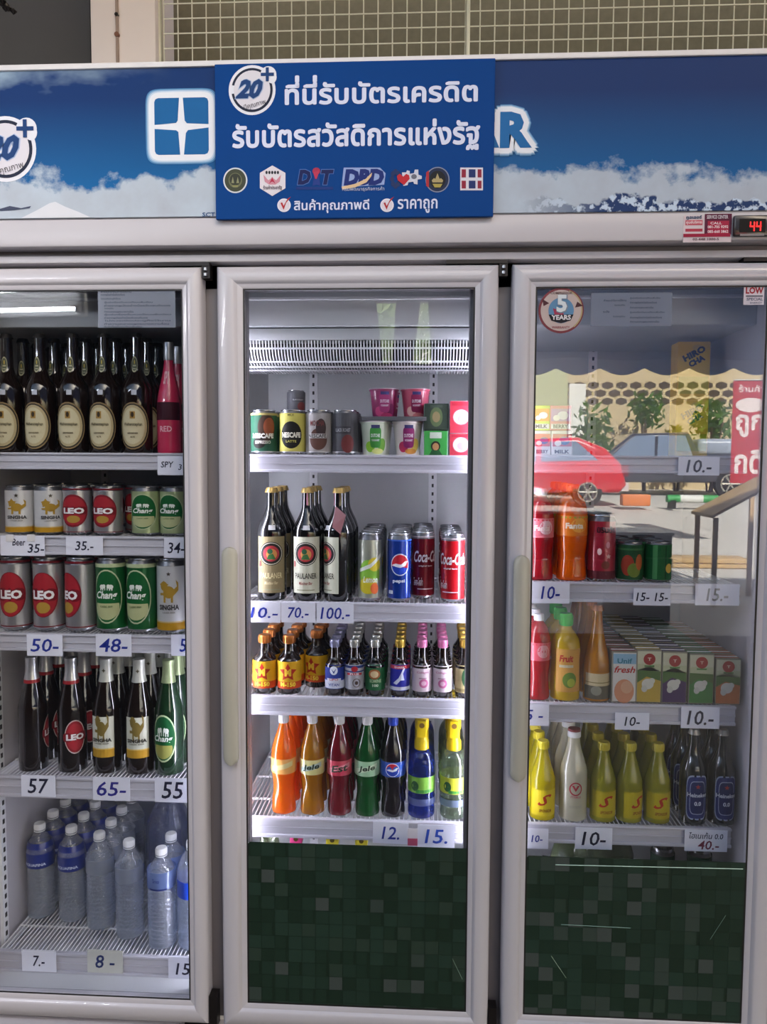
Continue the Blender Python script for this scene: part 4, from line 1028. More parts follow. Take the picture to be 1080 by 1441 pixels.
M_cgreen = mat('green_card', '#3c6a3a', .4); M_cdk = mat('dark_green_card', '#26352a', .4); M_credw = mat('white_card', '#d9cfd2', .4)
def px_h(y0, y1, px, Y): return U(px, y0, Y)[1]-U(px, y1, Y)[1]
w1 = (U(630, 620, YF)[0]-U(597, 620, YF)[0]); h1 = px_h(603, 638, 613, YF)
gd = [('rect', 0, .82, .5, .24, '#c9d2c4'), ('ell', 0, .38, .20, .22, '#2c2a20'), ('ell', 0, .36, .14, .16, '#b98a5c'), ('poly', [(-.3, 0), (.3, 0), (.16, .22), (-.16, .22)], '#2a5a34'), ('text', 'MILO', 0, .84, .36, .12, '#2a5a34')]
x = (U(597, 620, YF)[0]+U(630, 620, YF)[0])/2
put('gbox', lambda: carton(w1, .09, h1, mat('bright_green_card', '#3a9a44', .4), gd[:-1], 'drink_box', cat='box'), (x, YF+.047, SZ['M', 0]+.001), 0, 'bright green box with printed portrait, bottom of its stack')
put('gbox2', lambda: carton(w1*1.05, .09, px_h(565, 603, 613, YF), M_cdk, [('ell', 0, .5, .26, .4, '#5a6a48'), ('ell', 0, .5, .16, .22, '#8a7a58'), ('rect', 0, .9, .5, .1, '#46524a')], 'drink_box', cat='box'), (x, YF+.049, SZ['M', 0]+.002+h1), .02, 'dark green box on top of the bright green one')
w2 = (U(662, 620, YF)[0]-U(633, 620, YF)[0]); x = (U(662, 620, YF)[0]+U(633, 620, YF)[0])/2
rd = [('rect', 0, .5, .98, .98, '#c53a4c'), ('ell', .05, .5, .42, .40, '#e9dfe0'), ('ring', .05, .5, .42, .40, .04, '#d06070'), ('ell', .1, .45, .22, .2, '#d8a8ac'), ('rect', 0, .9, .8, .1, '#b02a3c')]
for n in range(2):
    hz = px_h(607, 638, 648, YF) if n == 0 else px_h(560, 606, 648, YF)
    put('rbox%d' % n, lambda: carton(w2, .08, hz, M_credw, rd, 'drink_box', cat='box'), (x, YF+.042, SZ['M', 0]+.001+n*(px_h(607, 638, 648, YF)+.001)), 0, ['red and white box at the bottom right of the top shelf', 'red and white box stacked uppermost beside the frame'][n], 'red and white boxes on the top middle shelf')

# ---------------- middle door, second shelf: dark beers and slim cans
def monk(r, h, kind):
    p = bprof(r, h*.99, .60, .86, .36, .34); o = vessel('dark_beer_bottle', p, M_blackg, 'bottle')
    bgc = '#8d8060' if kind == 'brown' else '#cfcfbb'
    d = [('rect', 0, .32, 2.1, .50, bgc), ('ell', 0, .42, .84, .105, '#1e1a18'), ('ring', 0, .42, .78, .098, .05, '#c9c6b8'), ('ell', 0, .42, .55, .070, '#a8323a'), ('ell', .03, .415, .36, .048, '#c98a4a'), ('ell', -.08, .44, .18, .024, '#2c5a3c'), ('poly', [(-.3, .37), (.3, .37), (.12, .42), (-.16, .41)], '#3a6a3a'),
         ('text', 'PAULANER', 0, .225, 1.5, .05, {'bold': .01}, '#2a2622' if kind != 'brown' else '#e2d6a8'), ('text', 'Münchner Bier', 0, .16, .9, .028, {'shear': .2}, '#8a3a3a' if kind != 'brown' else '#cbbf98'), ('rect', 0, .10, 1.2, .008, '#8a8a70'), ('rect', -.8, .33, .12, .05, '#b03a44')]
    decorate(o, p, r, h, d)
    decorate(o, p, r, h, [('rect', .05, .65, .5, .04, '#d9d9dc')], 'price_sticker')
    add_part(o, 'crown_cap', crown_mb(r*.42, h*.955, h, M_goldcap)); 
    if kind != 'brown': decorate(o, p, r, h, [('rect', .1, .90, .26, .11, '#c98a9c')], 'tax_strip')
    return o
r, h = dims('M', 1, 433, 42, 687)
for px, kind, rz, lb in ((383, 'brown', .15, 'dark beer bottle with brown label'), (433, 'white', .02, 'dark beer bottle with white label facing front'), (477, 'white', -.95, 'dark beer bottle with white label turned aside')):
    rows_back('monk'+kind, lambda: monk(r, h, kind), 'M', 1, px, r, 3, .004, lb, lb+', file behind', 'dark beers on the second middle shelf', rz=rz)
tp = MB(); xx, yy, zz_ = spot('M', 1, 477, r); tp.add([(xx-.012, yy-r-.001, zz_+h*.66), (xx+.008, yy-r-.0015, zz_+h*.60), (xx+.020, yy-r*.80, zz_+h*.76), (xx-.006, yy-r*.62, zz_+h*.84), (xx-.012, yy-r, zz_+h*.665), (xx+.008, yy-r-.0005, zz_+h*.605), (xx+.020, yy-r*.79, zz_+h*.765), (xx-.006, yy-r*.61, zz_+h*.845)], [(0, 1, 2, 3), (4, 7, 6, 5), (0, 4, 5, 1), (1, 5, 6, 2), (2, 6, 7, 3), (3, 7, 4, 0)], mat('pink_tape', '#a06a70', .3))
tag(tp.build('strip_of_tape'), 'pink tape strip stuck on the neck of the turned beer bottle', 'tape')
M_pep = mat('pepsi_blue', '#123a9c', .25, .4, coat=.5); M_coke = mat('coke_red', '#c01420', .25, .35, coat=.5); M_lime = mat('lime_silver', '#b4b8a8', .28, .5, coat=.4); M_wine = mat('dark_red_can', '#7c1020', .25, .4, coat=.5)
wave = [(-.9, .54), (-.5, .58), (0, .54), (.9, .60), (.9, .56), (0, .50), (-.5, .54), (-.9, .50)]
def globe(cx, cz, a, b):
    return [('ell', cx, cz, a*1.1, b*1.1, '#e9eef4'), ('ell', cx, cz, a, b, '#c02030'), ('poly', [(cx+a*math.cos(t), cz+b*math.sin(t)) for t in [PI+.15+(PI-.5)*k/10 for k in range(11)]]+[(cx+a*.3, cz-b*.25), (cx-a*.2, cz-b*.15)], '#1a3fae'),
            ('poly', [(cx-a*.98, cz-b*.05), (cx-a*.5, cz+b*.12), (cx+a*.1, cz+b*.02), (cx+a*.6, cz+b*.35), (cx+a*.92, cz+b*.36), (cx+a*.6, cz-b*.12), (cx, cz-b*.3), (cx-a*.5, cz-b*.2)], '#f0f2f6')]
def slim(r, h, kind):
    if kind == 'lime': return can(r, h, M_lime, [('ell', -.1, .42, .95, .20, '#7fb23a'), ('ell', .35, .55, .55, .10, '#d4c23a'), ('ell', -.2, .24, .8, .12, '#c9b92c'), ('ell', .35, .2, .35, .08, '#d86a3a'), ('poly', [(-1, .48), (0, .56), (1, .72), (1, .66), (0, .50), (-1, .43)], '#e4e8e0'), ('text', 'Lemon', 0, .33, 1.2, .09, {'shear': .2}, '#e8f0e0')], 'soda_can')
    if kind == 'pepsi': return can(r, h, M_pep, [('rect', 0, .90, 6.2, .02, '#3a66c8')]+globe(.1, .55, .72, .145)+[('text', 'pepsi', 0, .31, 1.0, .06, {'bold': .04}, '#e6ecf6'), ('rect', -.7, .15, .4, .05, '#cfd8e8')], 'soda_can')
    m = M_coke if kind == 'coke' else M_wine
    return can(r, h, m, [('rect', 0, .93, 6.2, .012, '#d8c0c0'), ('rect', 0, .16, 1.4, .012, '#e9dfe0')]+[('text', 'Coca-Cola', .2, .64, 2.5, .17, {'bold': .02, 'shear': .3}, '#f2eeee'), ('text', 'original taste', 0, .50, 1.2, .03, '#e9dfe0'), ('text', 'โคคา-โคล่า', -.65, .27, .8, .12, '#efe6e6')], 'soda_can')
r, h = dims('M', 1, 562, 34.5, 750)
for px, kind, rz, bk, lb in ((521, 'lime', .1, 0, 'silver and lime fruit soda can'), (562, 'pepsi', 0, 0, 'blue cola can with round tricolour emblem'), (595, 'dcoke', .25, .045, 'darker red cola can set back from the edge'), (637, 'coke', -.25, 0, 'bright red cola can beside the right frame')):
    rows_back('slim'+kind, lambda: slim(r, h, kind), 'M', 1, px, r, 5, .002, lb, lb.split(' with')[0].split(' set')[0].split(' beside')[0]+' file', 'slim soda cans on the second middle shelf', rz=rz, back=bk)

# ---------------- middle door, third shelf: tonic bottles
M_bronze = mat('bronze_cap', '#b0682c', .3, .55); M_lilac = mat('lilac_cap', '#8a8aa8', .3, .4); M_silcap = mat('silver_cap', '#b9b9b4', .3, .7); M_pinkcap = mat('pink_cap', '#d47aa6', .35, .2); M_yelcap = mat('brass_cap', '#c2a044', .3, .6)
def tonic(r, h, kind):
    small = kind != 'm150'
    p = bprof(r, h*.93, .60 if not small else .56, .80 if not small else .76, .46, .44)
    o = vessel('tonic_bottle', p, M_brown if kind != 'green' else M_blackg, 'bottle')
    cap = {'m150': M_bronze, 'blue': M_lilac, 'bull': M_silcap, 'green': M_silcap, 'marlin': M_yelcap, 'pink': M_pinkcap, 'leaf': M_yelcap}[kind]
    D = {'m150': [('rect', 0, .34, 5.0, .46, '#d4a21c'), ('rect', 0, .16, 5.0, .12, '#c2461c'), ('star', 0, .38, .78, .40, '#a8281c'), ('text', 'M', 0, .385, .55, .13, {'bold': .06}, '#ecc23a'), ('text', 'M-150', 0, .175, 1.3, .08, {'bold': .05}, '#f0d040')],
         'blue': [('rect', 0, .34, 5.0, .44, '#26388a'), ('rect', 0, .20, 5.0, .14, '#cfd4e2'), ('ell', 0, .46, .4, .08, '#dfe4f0'), ('poly', [(-.3, .5), (0, .4), (.35, .53), (0, .44)], '#26388a'), ('rect', 0, .29, 1.5, .05, '#d8dce8'), ('text', 'LIPO', 0, .295, .9, .04, '#b02a30'), ('text', 'VITAN', 0, .20, 1.1, .05, '#26388a')],
         'bull': [('rect', 0, .34, 5.0, .44, '#a9a8b0'), ('rect', 0, .49, 5.0, .12, '#2c3f7c'), ('ell', 0, .49, .34, .05, '#b02a34'), ('rect', 0, .40, 1.6, .04, '#b43040'), ('text', 'PLUS', 0, .40, .9, .03, '#efe8e8'), ('ring', .2, .24, .4, .08, .07, '#5a4a3a'), ('ell', .2, .24, .16, .035, '#3a2c24')],
         'green': [('rect', 0, .34, 5.0, .46, '#1e5a34'), ('ell', -.1, .40, .62, .09, '#9a5a30'), ('ell', -.1, .40, .42, .06, '#d0b890'), ('text', 'SOMINE', 0, .28, 1.2, .06, '#9ab08a'), ('text', '100', 0, .20, .6, .05, '#d8e0cc')],
         'marlin': [('rect', 0, .34, 5.0, .46, '#2c2f96'), ('rect', 0, .53, 5.0, .06, '#b0384a'), ('poly', [(-.7, .24), (-.1, .34), (.35, .50), (.6, .52), (.35, .42), (.5, .30), (.1, .30), (-.3, .22)], '#d6dced'), ('rect', 0, .15, 5.0, .06, '#c9ccd8'), ('text', 'SHARK', 0, .53, 1.1, .035, '#f0e0e0')],
         'pink': [('rect', 0, .33, 5.0, .46, '#d8c6ce'), ('text', 'Collagen', 0, .44, 1.3, .05, {'shear': .2}, '#b06a8a'), ('ell', .1, .25, .48, .08, '#c06a94'), ('ell', .1, .25, .26, .04, '#dcb0c4'), ('rect', 0, .34, .8, .02, '#a88a98')],
         'leaf': [('rect', 0, .33, 5.0, .48, '#b8a878'), ('ell', .1, .36, .55, .17, '#2c4a30'), ('ell', .1, .36, .3, .09, '#4a7a44'), ('rect', 0, .14, 5.0, .05, '#8a7a50')]}[kind]
    decorate(o, p, r, h, D)
    add_part(o, 'cap', cap_mb(r*.52, h*.86, h, cap, True)); return o
r, h = dims('M', 2, 373, 34, 893)
for k, (px, rz, st) in enumerate(((373, -.05, 0), (407.5, .05, 0), (443.5, -.2, 1))):
    rows_back('tm150', lambda: tonic(r, h, 'm150'), 'M', 2, px-(2.5 if st else 0), r, 4, .002, f'yellow-labelled tonic bottle with bronze cap, {"far left" if k == 0 else "second"} in front', f'bronze-capped tonic bottle, {ORD[k]} file', 'bronze-capped tonics on the third middle shelf', rz=rz, start=st, jit=.1)
for px, kind, top, rz, lb in ((471.5, 'blue', 903, 0, 'blue and white labelled small tonic'), (499, 'bull', 896, .1, 'silver and red labelled small tonic'), (528, 'green', 896, .1, 'green labelled small tonic'), (563, 'marlin', 896, 0, 'violet labelled small tonic with fish'), (594, 'pink', 907, .1, 'pink-capped small tonic, left of two'), (623, 'pink', 907, -.1, 'pink-capped small tonic, right of two'), (654, 'leaf', 909, .1, 'small tonic with leaf label beside right frame')):
    r, h = dims('M', 2, px, 27.5, 899)
    rows_back('t'+kind, lambda: tonic(r, h, kind), 'M', 2, px, r, 5, .002, lb+', frontmost', lb+' file', 'small tonic bottles on the third middle shelf', rz=rz, back=.0)

# ---------------- middle door, fourth shelf: soft drinks
def liquid(name, c, t=.35): return mat('drink_'+name, c, .12, coat=.8, vary=.12, scale=20, trans=t)
def soda(r, h, key, col, lab, labtxt, cap, t=.35, ltc='#2a3a2a', nm='soda_bottle'):
    p = smooth_prof([(r*.6, 0), (r*.9, h*.008), (r*.97, h*.04), (r*.93, h*.14), (r*.82, h*.24), (r*.86, h*.34), (r*.97, h*.42), (r, h*.48), (r*.98, h*.62), (r*.80, h*.72), (r*.52, h*.83), (r*.36, h*.905), (r*.34, h*.95)])
    n = 30; vs_ = []; fs = []
    for q, (rr, z) in enumerate(p):
        for i in range(n):
            a = 2*PI*i/n; k = 1+(.03*math.sin(6*a+8*z/h) if z < h*.38 else 0); vs_.append((rr*k*math.sin(a), -rr*k*math.cos(a), z))
    for q in range(len(p)-1):
        for i in range(n): fs.append((q*n+i, q*n+(i+1) % n, (q+1)*n+(i+1) % n, (q+1)*n+i))
    fs += [tuple(range(n-1, -1, -1)), tuple((len(p)-1)*n+i for i in range(n))]
    o = MB().add(vs_, fs, liquid(key, col, t), True).build(nm); tag(o, None, 'bottle')
    rr = max(q[0] for q in p)
    q = add_part(o, 'label', MB().lathe([(r*1.0, h*.42), (r*1.015, h*.425), (r*1.015, h*.565), (r*1.0, h*.57)], mat('label_'+key, lab[0], .35, coat=.4), 30, close=False))
    f_ = lambda u, v: (r*1.022*math.sin(u/r), -r*1.022*math.cos(u/r), v); f2 = lambda u, v: (r*1.018*math.sin(u/r), -r*1.018*math.cos(u/r), v); f3 = lambda u, v: (r*1.03*math.sin(u/r), -r*1.03*math.cos(u/r), v)
    mb = MB(); lay(mb, finer(s_poly([(-.9*r, h*.44), (.9*r, h*.50), (.9*r, h*.55), (-.9*r, h*.49)]), .005), f2, ink(lab[1]))
    if key == 'pepsi':
        for s_ in globe(0, .495, .5, .062):
            if s_[0] == 'ell': lay(mb, s_ell(s_[1]*r, s_[2]*h, s_[3]*r, s_[4]*h, 20, 1), f_, ink(s_[5]))
            else: lay(mb, finer(s_poly([(a*r, b*h) for a, b in s_[1]]), .004), f3 if s_[2] != '#f0f2f6' else (lambda u, v: (r*1.036*math.sin(u/r), -r*1.036*math.cos(u/r), v)), ink(s_[2]))
    kid(q, mb.build('label_print', q))
    if labtxt:
        mb = MB(); lay(mb, s_text(labtxt, 0, h*.495, r*1.4, h*.07, bold=.03, shear=.2, cut=.006, rot=.12), f_, ink(ltc)); kid(q, mb.build('lettering', q))
    add_part(o, 'cap', cap_mb(r*.40, h*.915, h, cap, True)); return o
M_bluecap = mat('blue_cap', '#2a48b8', .35); M_orcap = mat('orange_cap', '#e07a2a', .35); M_grcap = mat('green_cap', '#3cb43c', .35); M_ycap = mat('yellow_cap', '#d8c62a', .35)
r, h = dims('M', 3, 440, 36, 1006)
for px, key, col, lab, txt, cap, rz, lb in ((400, 'orange', '#f07a10', ('#f0b060', '#e8d8a0'), '', M_white, 0, 'bright orange soda bottle'), (440, 'gold', '#b87a14', ('#d8ce8a', '#b8c8c0'), 'Jele', M_white, 0, 'golden yellow soda bottle'), (478, 'red', '#6e0c1a', ('#c23a50', '#d88a94'), 'Est', M_white, .1, 'dark red soda bottle with red label'),
        (517, 'green', '#0e5a24', ('#9ac09a', '#c6d8b8'), 'Jele', M_white, 0, 'deep green soda bottle'), (553, 'pepsi', '#120c10', ('#1d4aa8', '#2a5ab8'), '', M_bluecap, 0, 'dark cola bottle with blue label')):
    rows_back('soda'+key, lambda: soda(r, h, key, col, lab, txt, cap, .45 if key in ('orange', 'gold', 'green') else .2), 'M', 3, px, r, 4, .004, lb+' at the front', lb+' file', 'soft drinks on the fourth middle shelf', rz=rz)
def spout(r, h, kind):
    m = glass('spout_blue', '#5a78c8', .06, .6, .04, body='#2c4ab0', bodyf=.35, bump=.3) if kind == 'blue' else glass('spout_clear', '#c8d0c0', .07, .7, .04, body='#8fa088', bodyf=.25, bump=.3)
    p = smooth_prof([(r*.8, 0), (r*.96, h*.01), (r, h*.05), (r*.97, h*.10), (r, h*.16), (r*.96, h*.22), (r, h*.28), (r, h*.50), (r*.92, h*.58), (r*.70, h*.64), (r*.40, h*.68), (r*.36, h*.70)])
    o = vessel('spout_bottle', p, m, 'bottle', 30)
    q = add_part(o, 'label', MB().lathe([(r*1.008, h*.26), (r*1.012, h*.265), (r*1.012, h*.42)], mat('splabel_'+kind, '#7ab040' if kind == 'blue' else '#c8c83a', .35), 28, close=False))
    mb = MB(); f2 = lambda u, v: (r*1.018*math.sin(u/r), -r*1.018*math.cos(u/r), v); lay(mb, s_ell(-.5*r, h*.33, r*.3, h*.05, 14, 1), f2, ink('#2c5a34')); lay(mb, s_rect(.2*r, h*.28, r*1.2, h*.03, 5), f2, ink('#3a8a3c')); kid(q, mb.build('label_print', q))
    q = add_part(o, 'neck_band', MB().lathe([(r*1.0, h*.13), (r*1.012, h*.135), (r*1.012, h*.20)], glass('milky_band', '#c9d4ee', .05, .4, .2, body='#b8c8f0', bodyf=.4), 28, close=False))
    ym = mat('yellow_spout', '#d8b810', .35, vary=.05)
    mb = MB(); mb.lathe([(r*.50, h*.665), (r*.54, h*.67), (r*.54, h*.75), (r*.44, h*.775), (r*.40, h*.86)], ym, 24)
    mb.lathe([(r*.44, h*.86), (r*.52, h*.88), (r*.52, h*.975), (r*.44, h*.995), (.0005, h)], ym, 24)
    mb.bbox(-r*.34, r*.34, -r*.60, -r*.3, h*.80, h*.97, ym, .002); s_ = add_part(o, 'spout_cap', mb)
    kid(s_, MB().tube((0, -r*.61, h*.92), (0, -r*.55, h*.92), r*.20, mat('spout_hole', '#6a4a10', .5), 14).build('spout_hole', s_)); return o
r, h = dims('M', 3, 592, 42, 1006); r = min(r, .0335)
for px, kind, lb in ((593, 'blue', 'blue bottle with yellow spout cap'), (638, 'clear', 'clear bottle with yellow spout cap')):
    rows_back('sp'+kind, lambda: spout(r, h*.99, kind), 'M', 3, px, r, 4, .004, lb+' at the front', lb+' file', 'spout bottles on the fourth middle shelf')
# bottles on the hidden bottom shelf whose caps show over the tiled film
hb = zt(1172, 470, YF+.03)-SZ['M', 4]
for px, capm, lb in ((417, mat('hot_pink_cap', '#d83a80', .35), 'bottle with pink cap peeping over the green film'), (468, M_ycap, 'bottle with yellow cap peeping over the film, left'), (509, M_ycap, 'bottle with yellow cap peeping over the film, right')):
    def hid():
        p = bprof(.034, hb*.93, .6, .82, .42); o = vessel('soft_drink_bottle', p, liquid('hid', '#8a7a30'), 'bottle'); add_part(o, 'cap', MB().bbox(-.016, .016, -.012, .016, hb*.9, hb, capm, .004)); kid(o, MB().tube((0, -.0125, hb*.945), (0, -.011, hb*.945), .006, ink('#5a4a10'), 12).build('spout_hole', o)); return o
    put('hid%d' % px, hid, (U(px, 1180, YF+.03)[0], YF+.036, SZ['M', 4]+.001), 0, lb)
def bag(r, h):
    bm = bmesh.new(); bmesh.ops.create_icosphere(bm, subdivisions=3, radius=1)
    for v in bm.verts: v.co = Vector((v.co.x*r*1.3, v.co.y*r, (v.co.z+1)*h/2))*(1+.08*math.sin(9*v.co.x+5*v.co.z)); v.co.z = max(0, v.co.z)
    o = MB().bm(bm, glass('bag_plastic', '#d6dccb', .1, .6, .2, body='#8a9a70', bodyf=.5, bump=.8), True).build('plastic_bag'); tag(o, None, 'bag'); return o
put('bag', lambda: bag(.03, hb*.985), (U(372, 1180, YF+.06)[0]+.012, YF+.06, SZ['M', 4]+.001), 0, 'greenish plastic bag showing above the film at the left')

# ---------------- right door
# top shelf: small boxes at the left, tall yellow cartons
def at_px(px, py, Y): return U(px, py, Y)[0]
for k, (px, wp, y0, y1, cols, lb, nm) in enumerate(((764, 24, 603, 638, ('#d0c6cc', '#c44a5a', '#3a4a8a'), 'red and white drink box on the shelf, far left', 'a'), (792, 30, 603, 638, ('#d4ccd2', '#c44a6a', '#3a5a9a'), 'white and pink drink box on the shelf', 'b'),
        (763, 24, 567, 602, ('#b8c83a', '#d88a2a', '#d8d8dc'), 'orange and green box stacked on the red and white one', 'c'), (790, 30, 567, 602, ('#c8607a', '#a87ab0', '#d8d0d8'), 'pink box stacked on the white and pink one', 'd'))):
    Y = YF+.01; w_ = at_px(px+wp/2, y0, Y)-at_px(px-wp/2, y0, Y); hz = px_h(y0, y1, px, Y)
    zb = SZ['R', 0]+.001 if k < 2 else SZ['R', 0]+.002+px_h(603, 638, 790, Y)
    put('rb'+nm, lambda: carton(w_, .07, hz, mat('box_'+cols[0][1:], cols[0], .4), [('rect', 0, .62, .9, .5, cols[1]), ('ell', .1, .6, .26, .2, cols[2]), ('ell', -.2, .5, .16, .14, '#e6dcd8'), ('rect', 0, .16, .9, .2, '#d6d2d8'), ('text', 'MILK' if nm in 'bc' else 'BERRY', 0, .16, .7, .15, {'bold': .04}, '#4a3a5a')], 'drink_box', cat='box'), (at_px(px, y0, Y), YF+.045, zb), 0, lb)
Y = .30
w_ = at_px(998, 520, Y)-at_px(952, 520, Y); hz = px_h(478, 562, 976, Y)
M_yc = mat('yellow_card', '#f0c040', .4)
nst = max(1, int((zt(480, 976, Y)-SZ['R', 0])/hz)); hz = (zt(480, 976, Y)-SZ['R', 0]-.004)/2
for n in range(2):
    put('hiro', lambda: carton(w_, .055, hz, M_yc, [('rect', 0, .5, .92, .94, '#f0c244'), ('ell', .1, .9, .16, .1, '#d8b860'), ('text', 'HIRO', .0, .80, .74, .12, {'bold': .06, 'rot': .5}, '#1d2f4c'), ('text', 'CHA', .08, .67, .52, .11, {'bold': .06, 'rot': .5}, '#1d2f4c'), ('rect', 0, .25, .92, .3, '#b8b43a')], 'tall_carton', top=M_yc), (at_px(976, 560, Y), Y+.03, SZ['R', 0]+.001+n*(hz+.001)), 0, ['tall yellow carton standing on the top right shelf', 'tall yellow carton with dark lettering, upper of two'][n], 'yellow cartons on the top right shelf')

# second shelf
r, h = dims('R', 1, 804, 44, 682)
def petb(r, h, key, col, cap, lab, txt, ltc='#f4e8d8', t=.4):
    p = smooth_prof([(r*.62, 0), (r*.92, h*.008), (r*.99, h*.05), (r*.92, h*.16), (r*.88, h*.26), (r*.96, h*.37), (r, h*.46), (r, h*.66), (r*.93, h*.76), (r*.72, h*.85), (r*.42, h*.905), (r*.36, h*.92), (r*.35, h*.955)])
    o = vessel('soda_bottle', p, liquid(key, col, t), 'bottle')
    q = add_part(o, 'label', MB().lathe([(r*1.005, h*.47), (r*1.015, h*.475), (r*1.015, h*.67), (r*1.0, h*.68)], mat('label_'+key, lab[0], .35, coat=.4), 28, close=False))
    f1 = lambda u, v: (r*1.018*math.sin(u/r), -r*1.018*math.cos(u/r), v); f2 = lambda u, v: (r*1.024*math.sin(u/r), -r*1.024*math.cos(u/r), v)
    mb = MB(); lay(mb, s_ell(.3*r, h*.58, r*.55, h*.075, 18, 2), f1, ink(lab[1])); lay(mb, s_rect(0, h*.66, r*2.4, h*.014, 8), f1, ink(lab[2])); kid(q, mb.build('label_print', q))
    if txt: mb = MB(); lay(mb, s_text(txt, 0, h*.575, r*1.2, h*.06, bold=.04, cut=.006), f2, ink(ltc)); kid(q, mb.build('lettering', q))
    add_part(o, 'cap', cap_mb(r*.42, h*.925, h, cap, True)); return o
rows_back('petor', lambda: petb(r, h, 'fanta', '#f06a08', M_orcap, ('#e07818', '#f0a848', '#8ab03a'), 'Fanta', '#f6e6d0'), 'R', 1, 804, r, 4, .004, 'bright orange soda bottle behind the right door', 'orange soda bottle file, right door', 'sodas on the second right shelf')
r3, h3 = dims('R', 1, 762, 38, 688)
rows_back('petred', lambda: petb(r3, h3, 'strawberry', '#b01424', M_white, ('#d8707c', '#e8c0c4', '#c03040'), 'Fanta', '#f4dcdc'), 'R', 1, 760, r3, 3, .004, 'clear red soda bottle beside the right door frame', 'clear red soda bottle file', 'sodas on the second right shelf')
r4, h4 = dims('R', 1, 846, 40, 724)
rows_back('redcan', lambda: can(r4, h4, mat('red_wrap', '#9c1c30', .3, .2, coat=.4), [('rect', 0, .10, 6.2, .12, '#5a2028'), ('ell', -.35, .45, .16, .05, '#e8c4c0'), ('ell', .25, .55, .14, .05, '#d8909c'), ('star', .3, .38, .2, .1, '#e0b0a8'), ('ell', .1, .25, .3, .06, '#7a3a2c'), ('text', 'มิรินด้า', .1, .78, 1.3, .10, {'bold': .03}, '#2a1018')], 'drink_can'), 'R', 1, 846, r4, 3, .003, 'tall red can with dark script beside the orange bottle', 'tall red can file', 'red cans on the second right shelf')
def tub(r, h, kind):
    D = [('rect', 0, .5, 6.2, .86, '#1f4a2c'), ('ell', -.4, .42, .5, .26, '#9a3a28'), ('ell', .1, .3, .5, .18, '#6a7a30'), ('ell', .5, .5, .3, .2, '#b0582c'), ('rect', 0, .82, 6.2, .05, '#3a6a40')] if kind == 'a' else [('rect', 0, .5, 6.2, .86, '#1d5c30'), ('rect', -.5, .5, .35, .84, '#4a8a54'), ('rect', .3, .5, .10, .84, '#123f22'), ('ell', .6, .35, .3, .12, '#c9a848')]
    return can(r, h, M_cangreen, D, 'drink_can')
for px, kd, lb in ((886, 'a', 'squat dark green can with red print'), (926, 'b', 'squat bright green striped can')):
    r5, h5 = dims('R', 1, px, 38, 762)
    rows_back('tub'+kd, lambda: tub(r5, h5, kd), 'R', 1, px, r5, 3, .003, lb+' in front', lb+' file', 'squat green cans on the second right shelf')

# third shelf
r, h = dims('R', 2, 758, 34, 864)
rows_back('petred2', lambda: petb(r, h, 'redsyrup', '#b81422', M_white, ('#d05060', '#e0a0a8', '#c03040'), ''), 'R', 2, 757, r, 3, .004, 'red drink bottle with white cap on the third right shelf', 'red drink bottle with white cap file', 'bottles on the third right shelf')
def juice(r, h):
    p = smooth_prof([(r*.7, 0), (r*.95, h*.01), (r, h*.05), (r*.97, h*.45), (r*1.0, h*.58), (r*.9, h*.70), (r*.62, h*.78), (r*.40, h*.83), (r*.36, h*.92)])
    o = vessel('juice_bottle', p, liquid('lemonjuice', '#d8b414', .4), 'bottle')
    decorate(o, p, r, h, [('rect', .15, .36, 2.0, .50, '#cf9a48'), ('text', 'Fruit', -.1, .50, 1.0, .08, {'bold': .04, 'shear': .2}, '#b02a20'), ('rect', -.1, .41, 1.0, .03, '#c8c0a0'), ('ell', .15, .25, .5, .09, '#6a8a30'), ('ell', .25, .22, .28, .05, '#a8b83a')])
    add_part(o, 'cap', cap_mb(r*.46, h*.86, h, M_grcap, True)); return o
r, h = dims('R', 2, 795, 42, 864)
rows_back('juice', lambda: juice(r, h), 'R', 2, 795, r, 3, .004, 'yellow juice bottle with green cap at the front', 'green-capped juice bottle file', 'bottles on the third right shelf')
def orangeglass(r, h):
    p = smooth_prof([(r*.7, 0), (r*.95, h*.008), (r, h*.04), (r, h*.30), (r*.90, h*.45), (r*.62, h*.62), (r*.42, h*.78), (r*.34, h*.90), (r*.34, h*.955)])
    o = vessel('glass_juice_bottle', p, liquid('orangejuice', '#c8820e', .35), 'bottle')
    decorate(o, p, r, h, [('rect', 0, .23, 2.2, .14, '#c9b890'), ('rect', 0, .10, 2.4, .14, '#5a5648'), ('ell', -.2, .12, .4, .05, '#8a8878'), ('rect', 0, .205, 2.2, .01, '#8a7a4a')])
    add_part(o, 'cap', crown_mb(r*.42, h*.945, h, mat('copper_cap', '#b87850', .35, .5))); return o
r, h = dims('R', 2, 838, 38, 852); 
rows_back('oglass', lambda: orangeglass(r, h), 'R', 2, 839, r, 5, .002, 'orange juice glass bottle with copper cap at the front', 'orange juice glass bottle file', 'bottles on the third right shelf')
Y = YF; cw = (at_px(896, 950, Y)-at_px(861, 950, Y)); chh = px_h(918, 990, 914, Y)*1.0
CART = [(879, 'fresh', '#c9c4bc', '#a85a48', 915, 'orange and blue'), (914, 'yel', '#c9b98a', '#b89a3a', 912, 'yellow-sided'), (950, 'pur', '#b8b4a8', '#46305a', 914, 'purple-based'), (988, 'grn', '#b8bca0', '#3f7a3c', 916, 'green-based'), (1026, 'ora', '#c4b498', '#b4683c', 922, 'orange-based')]
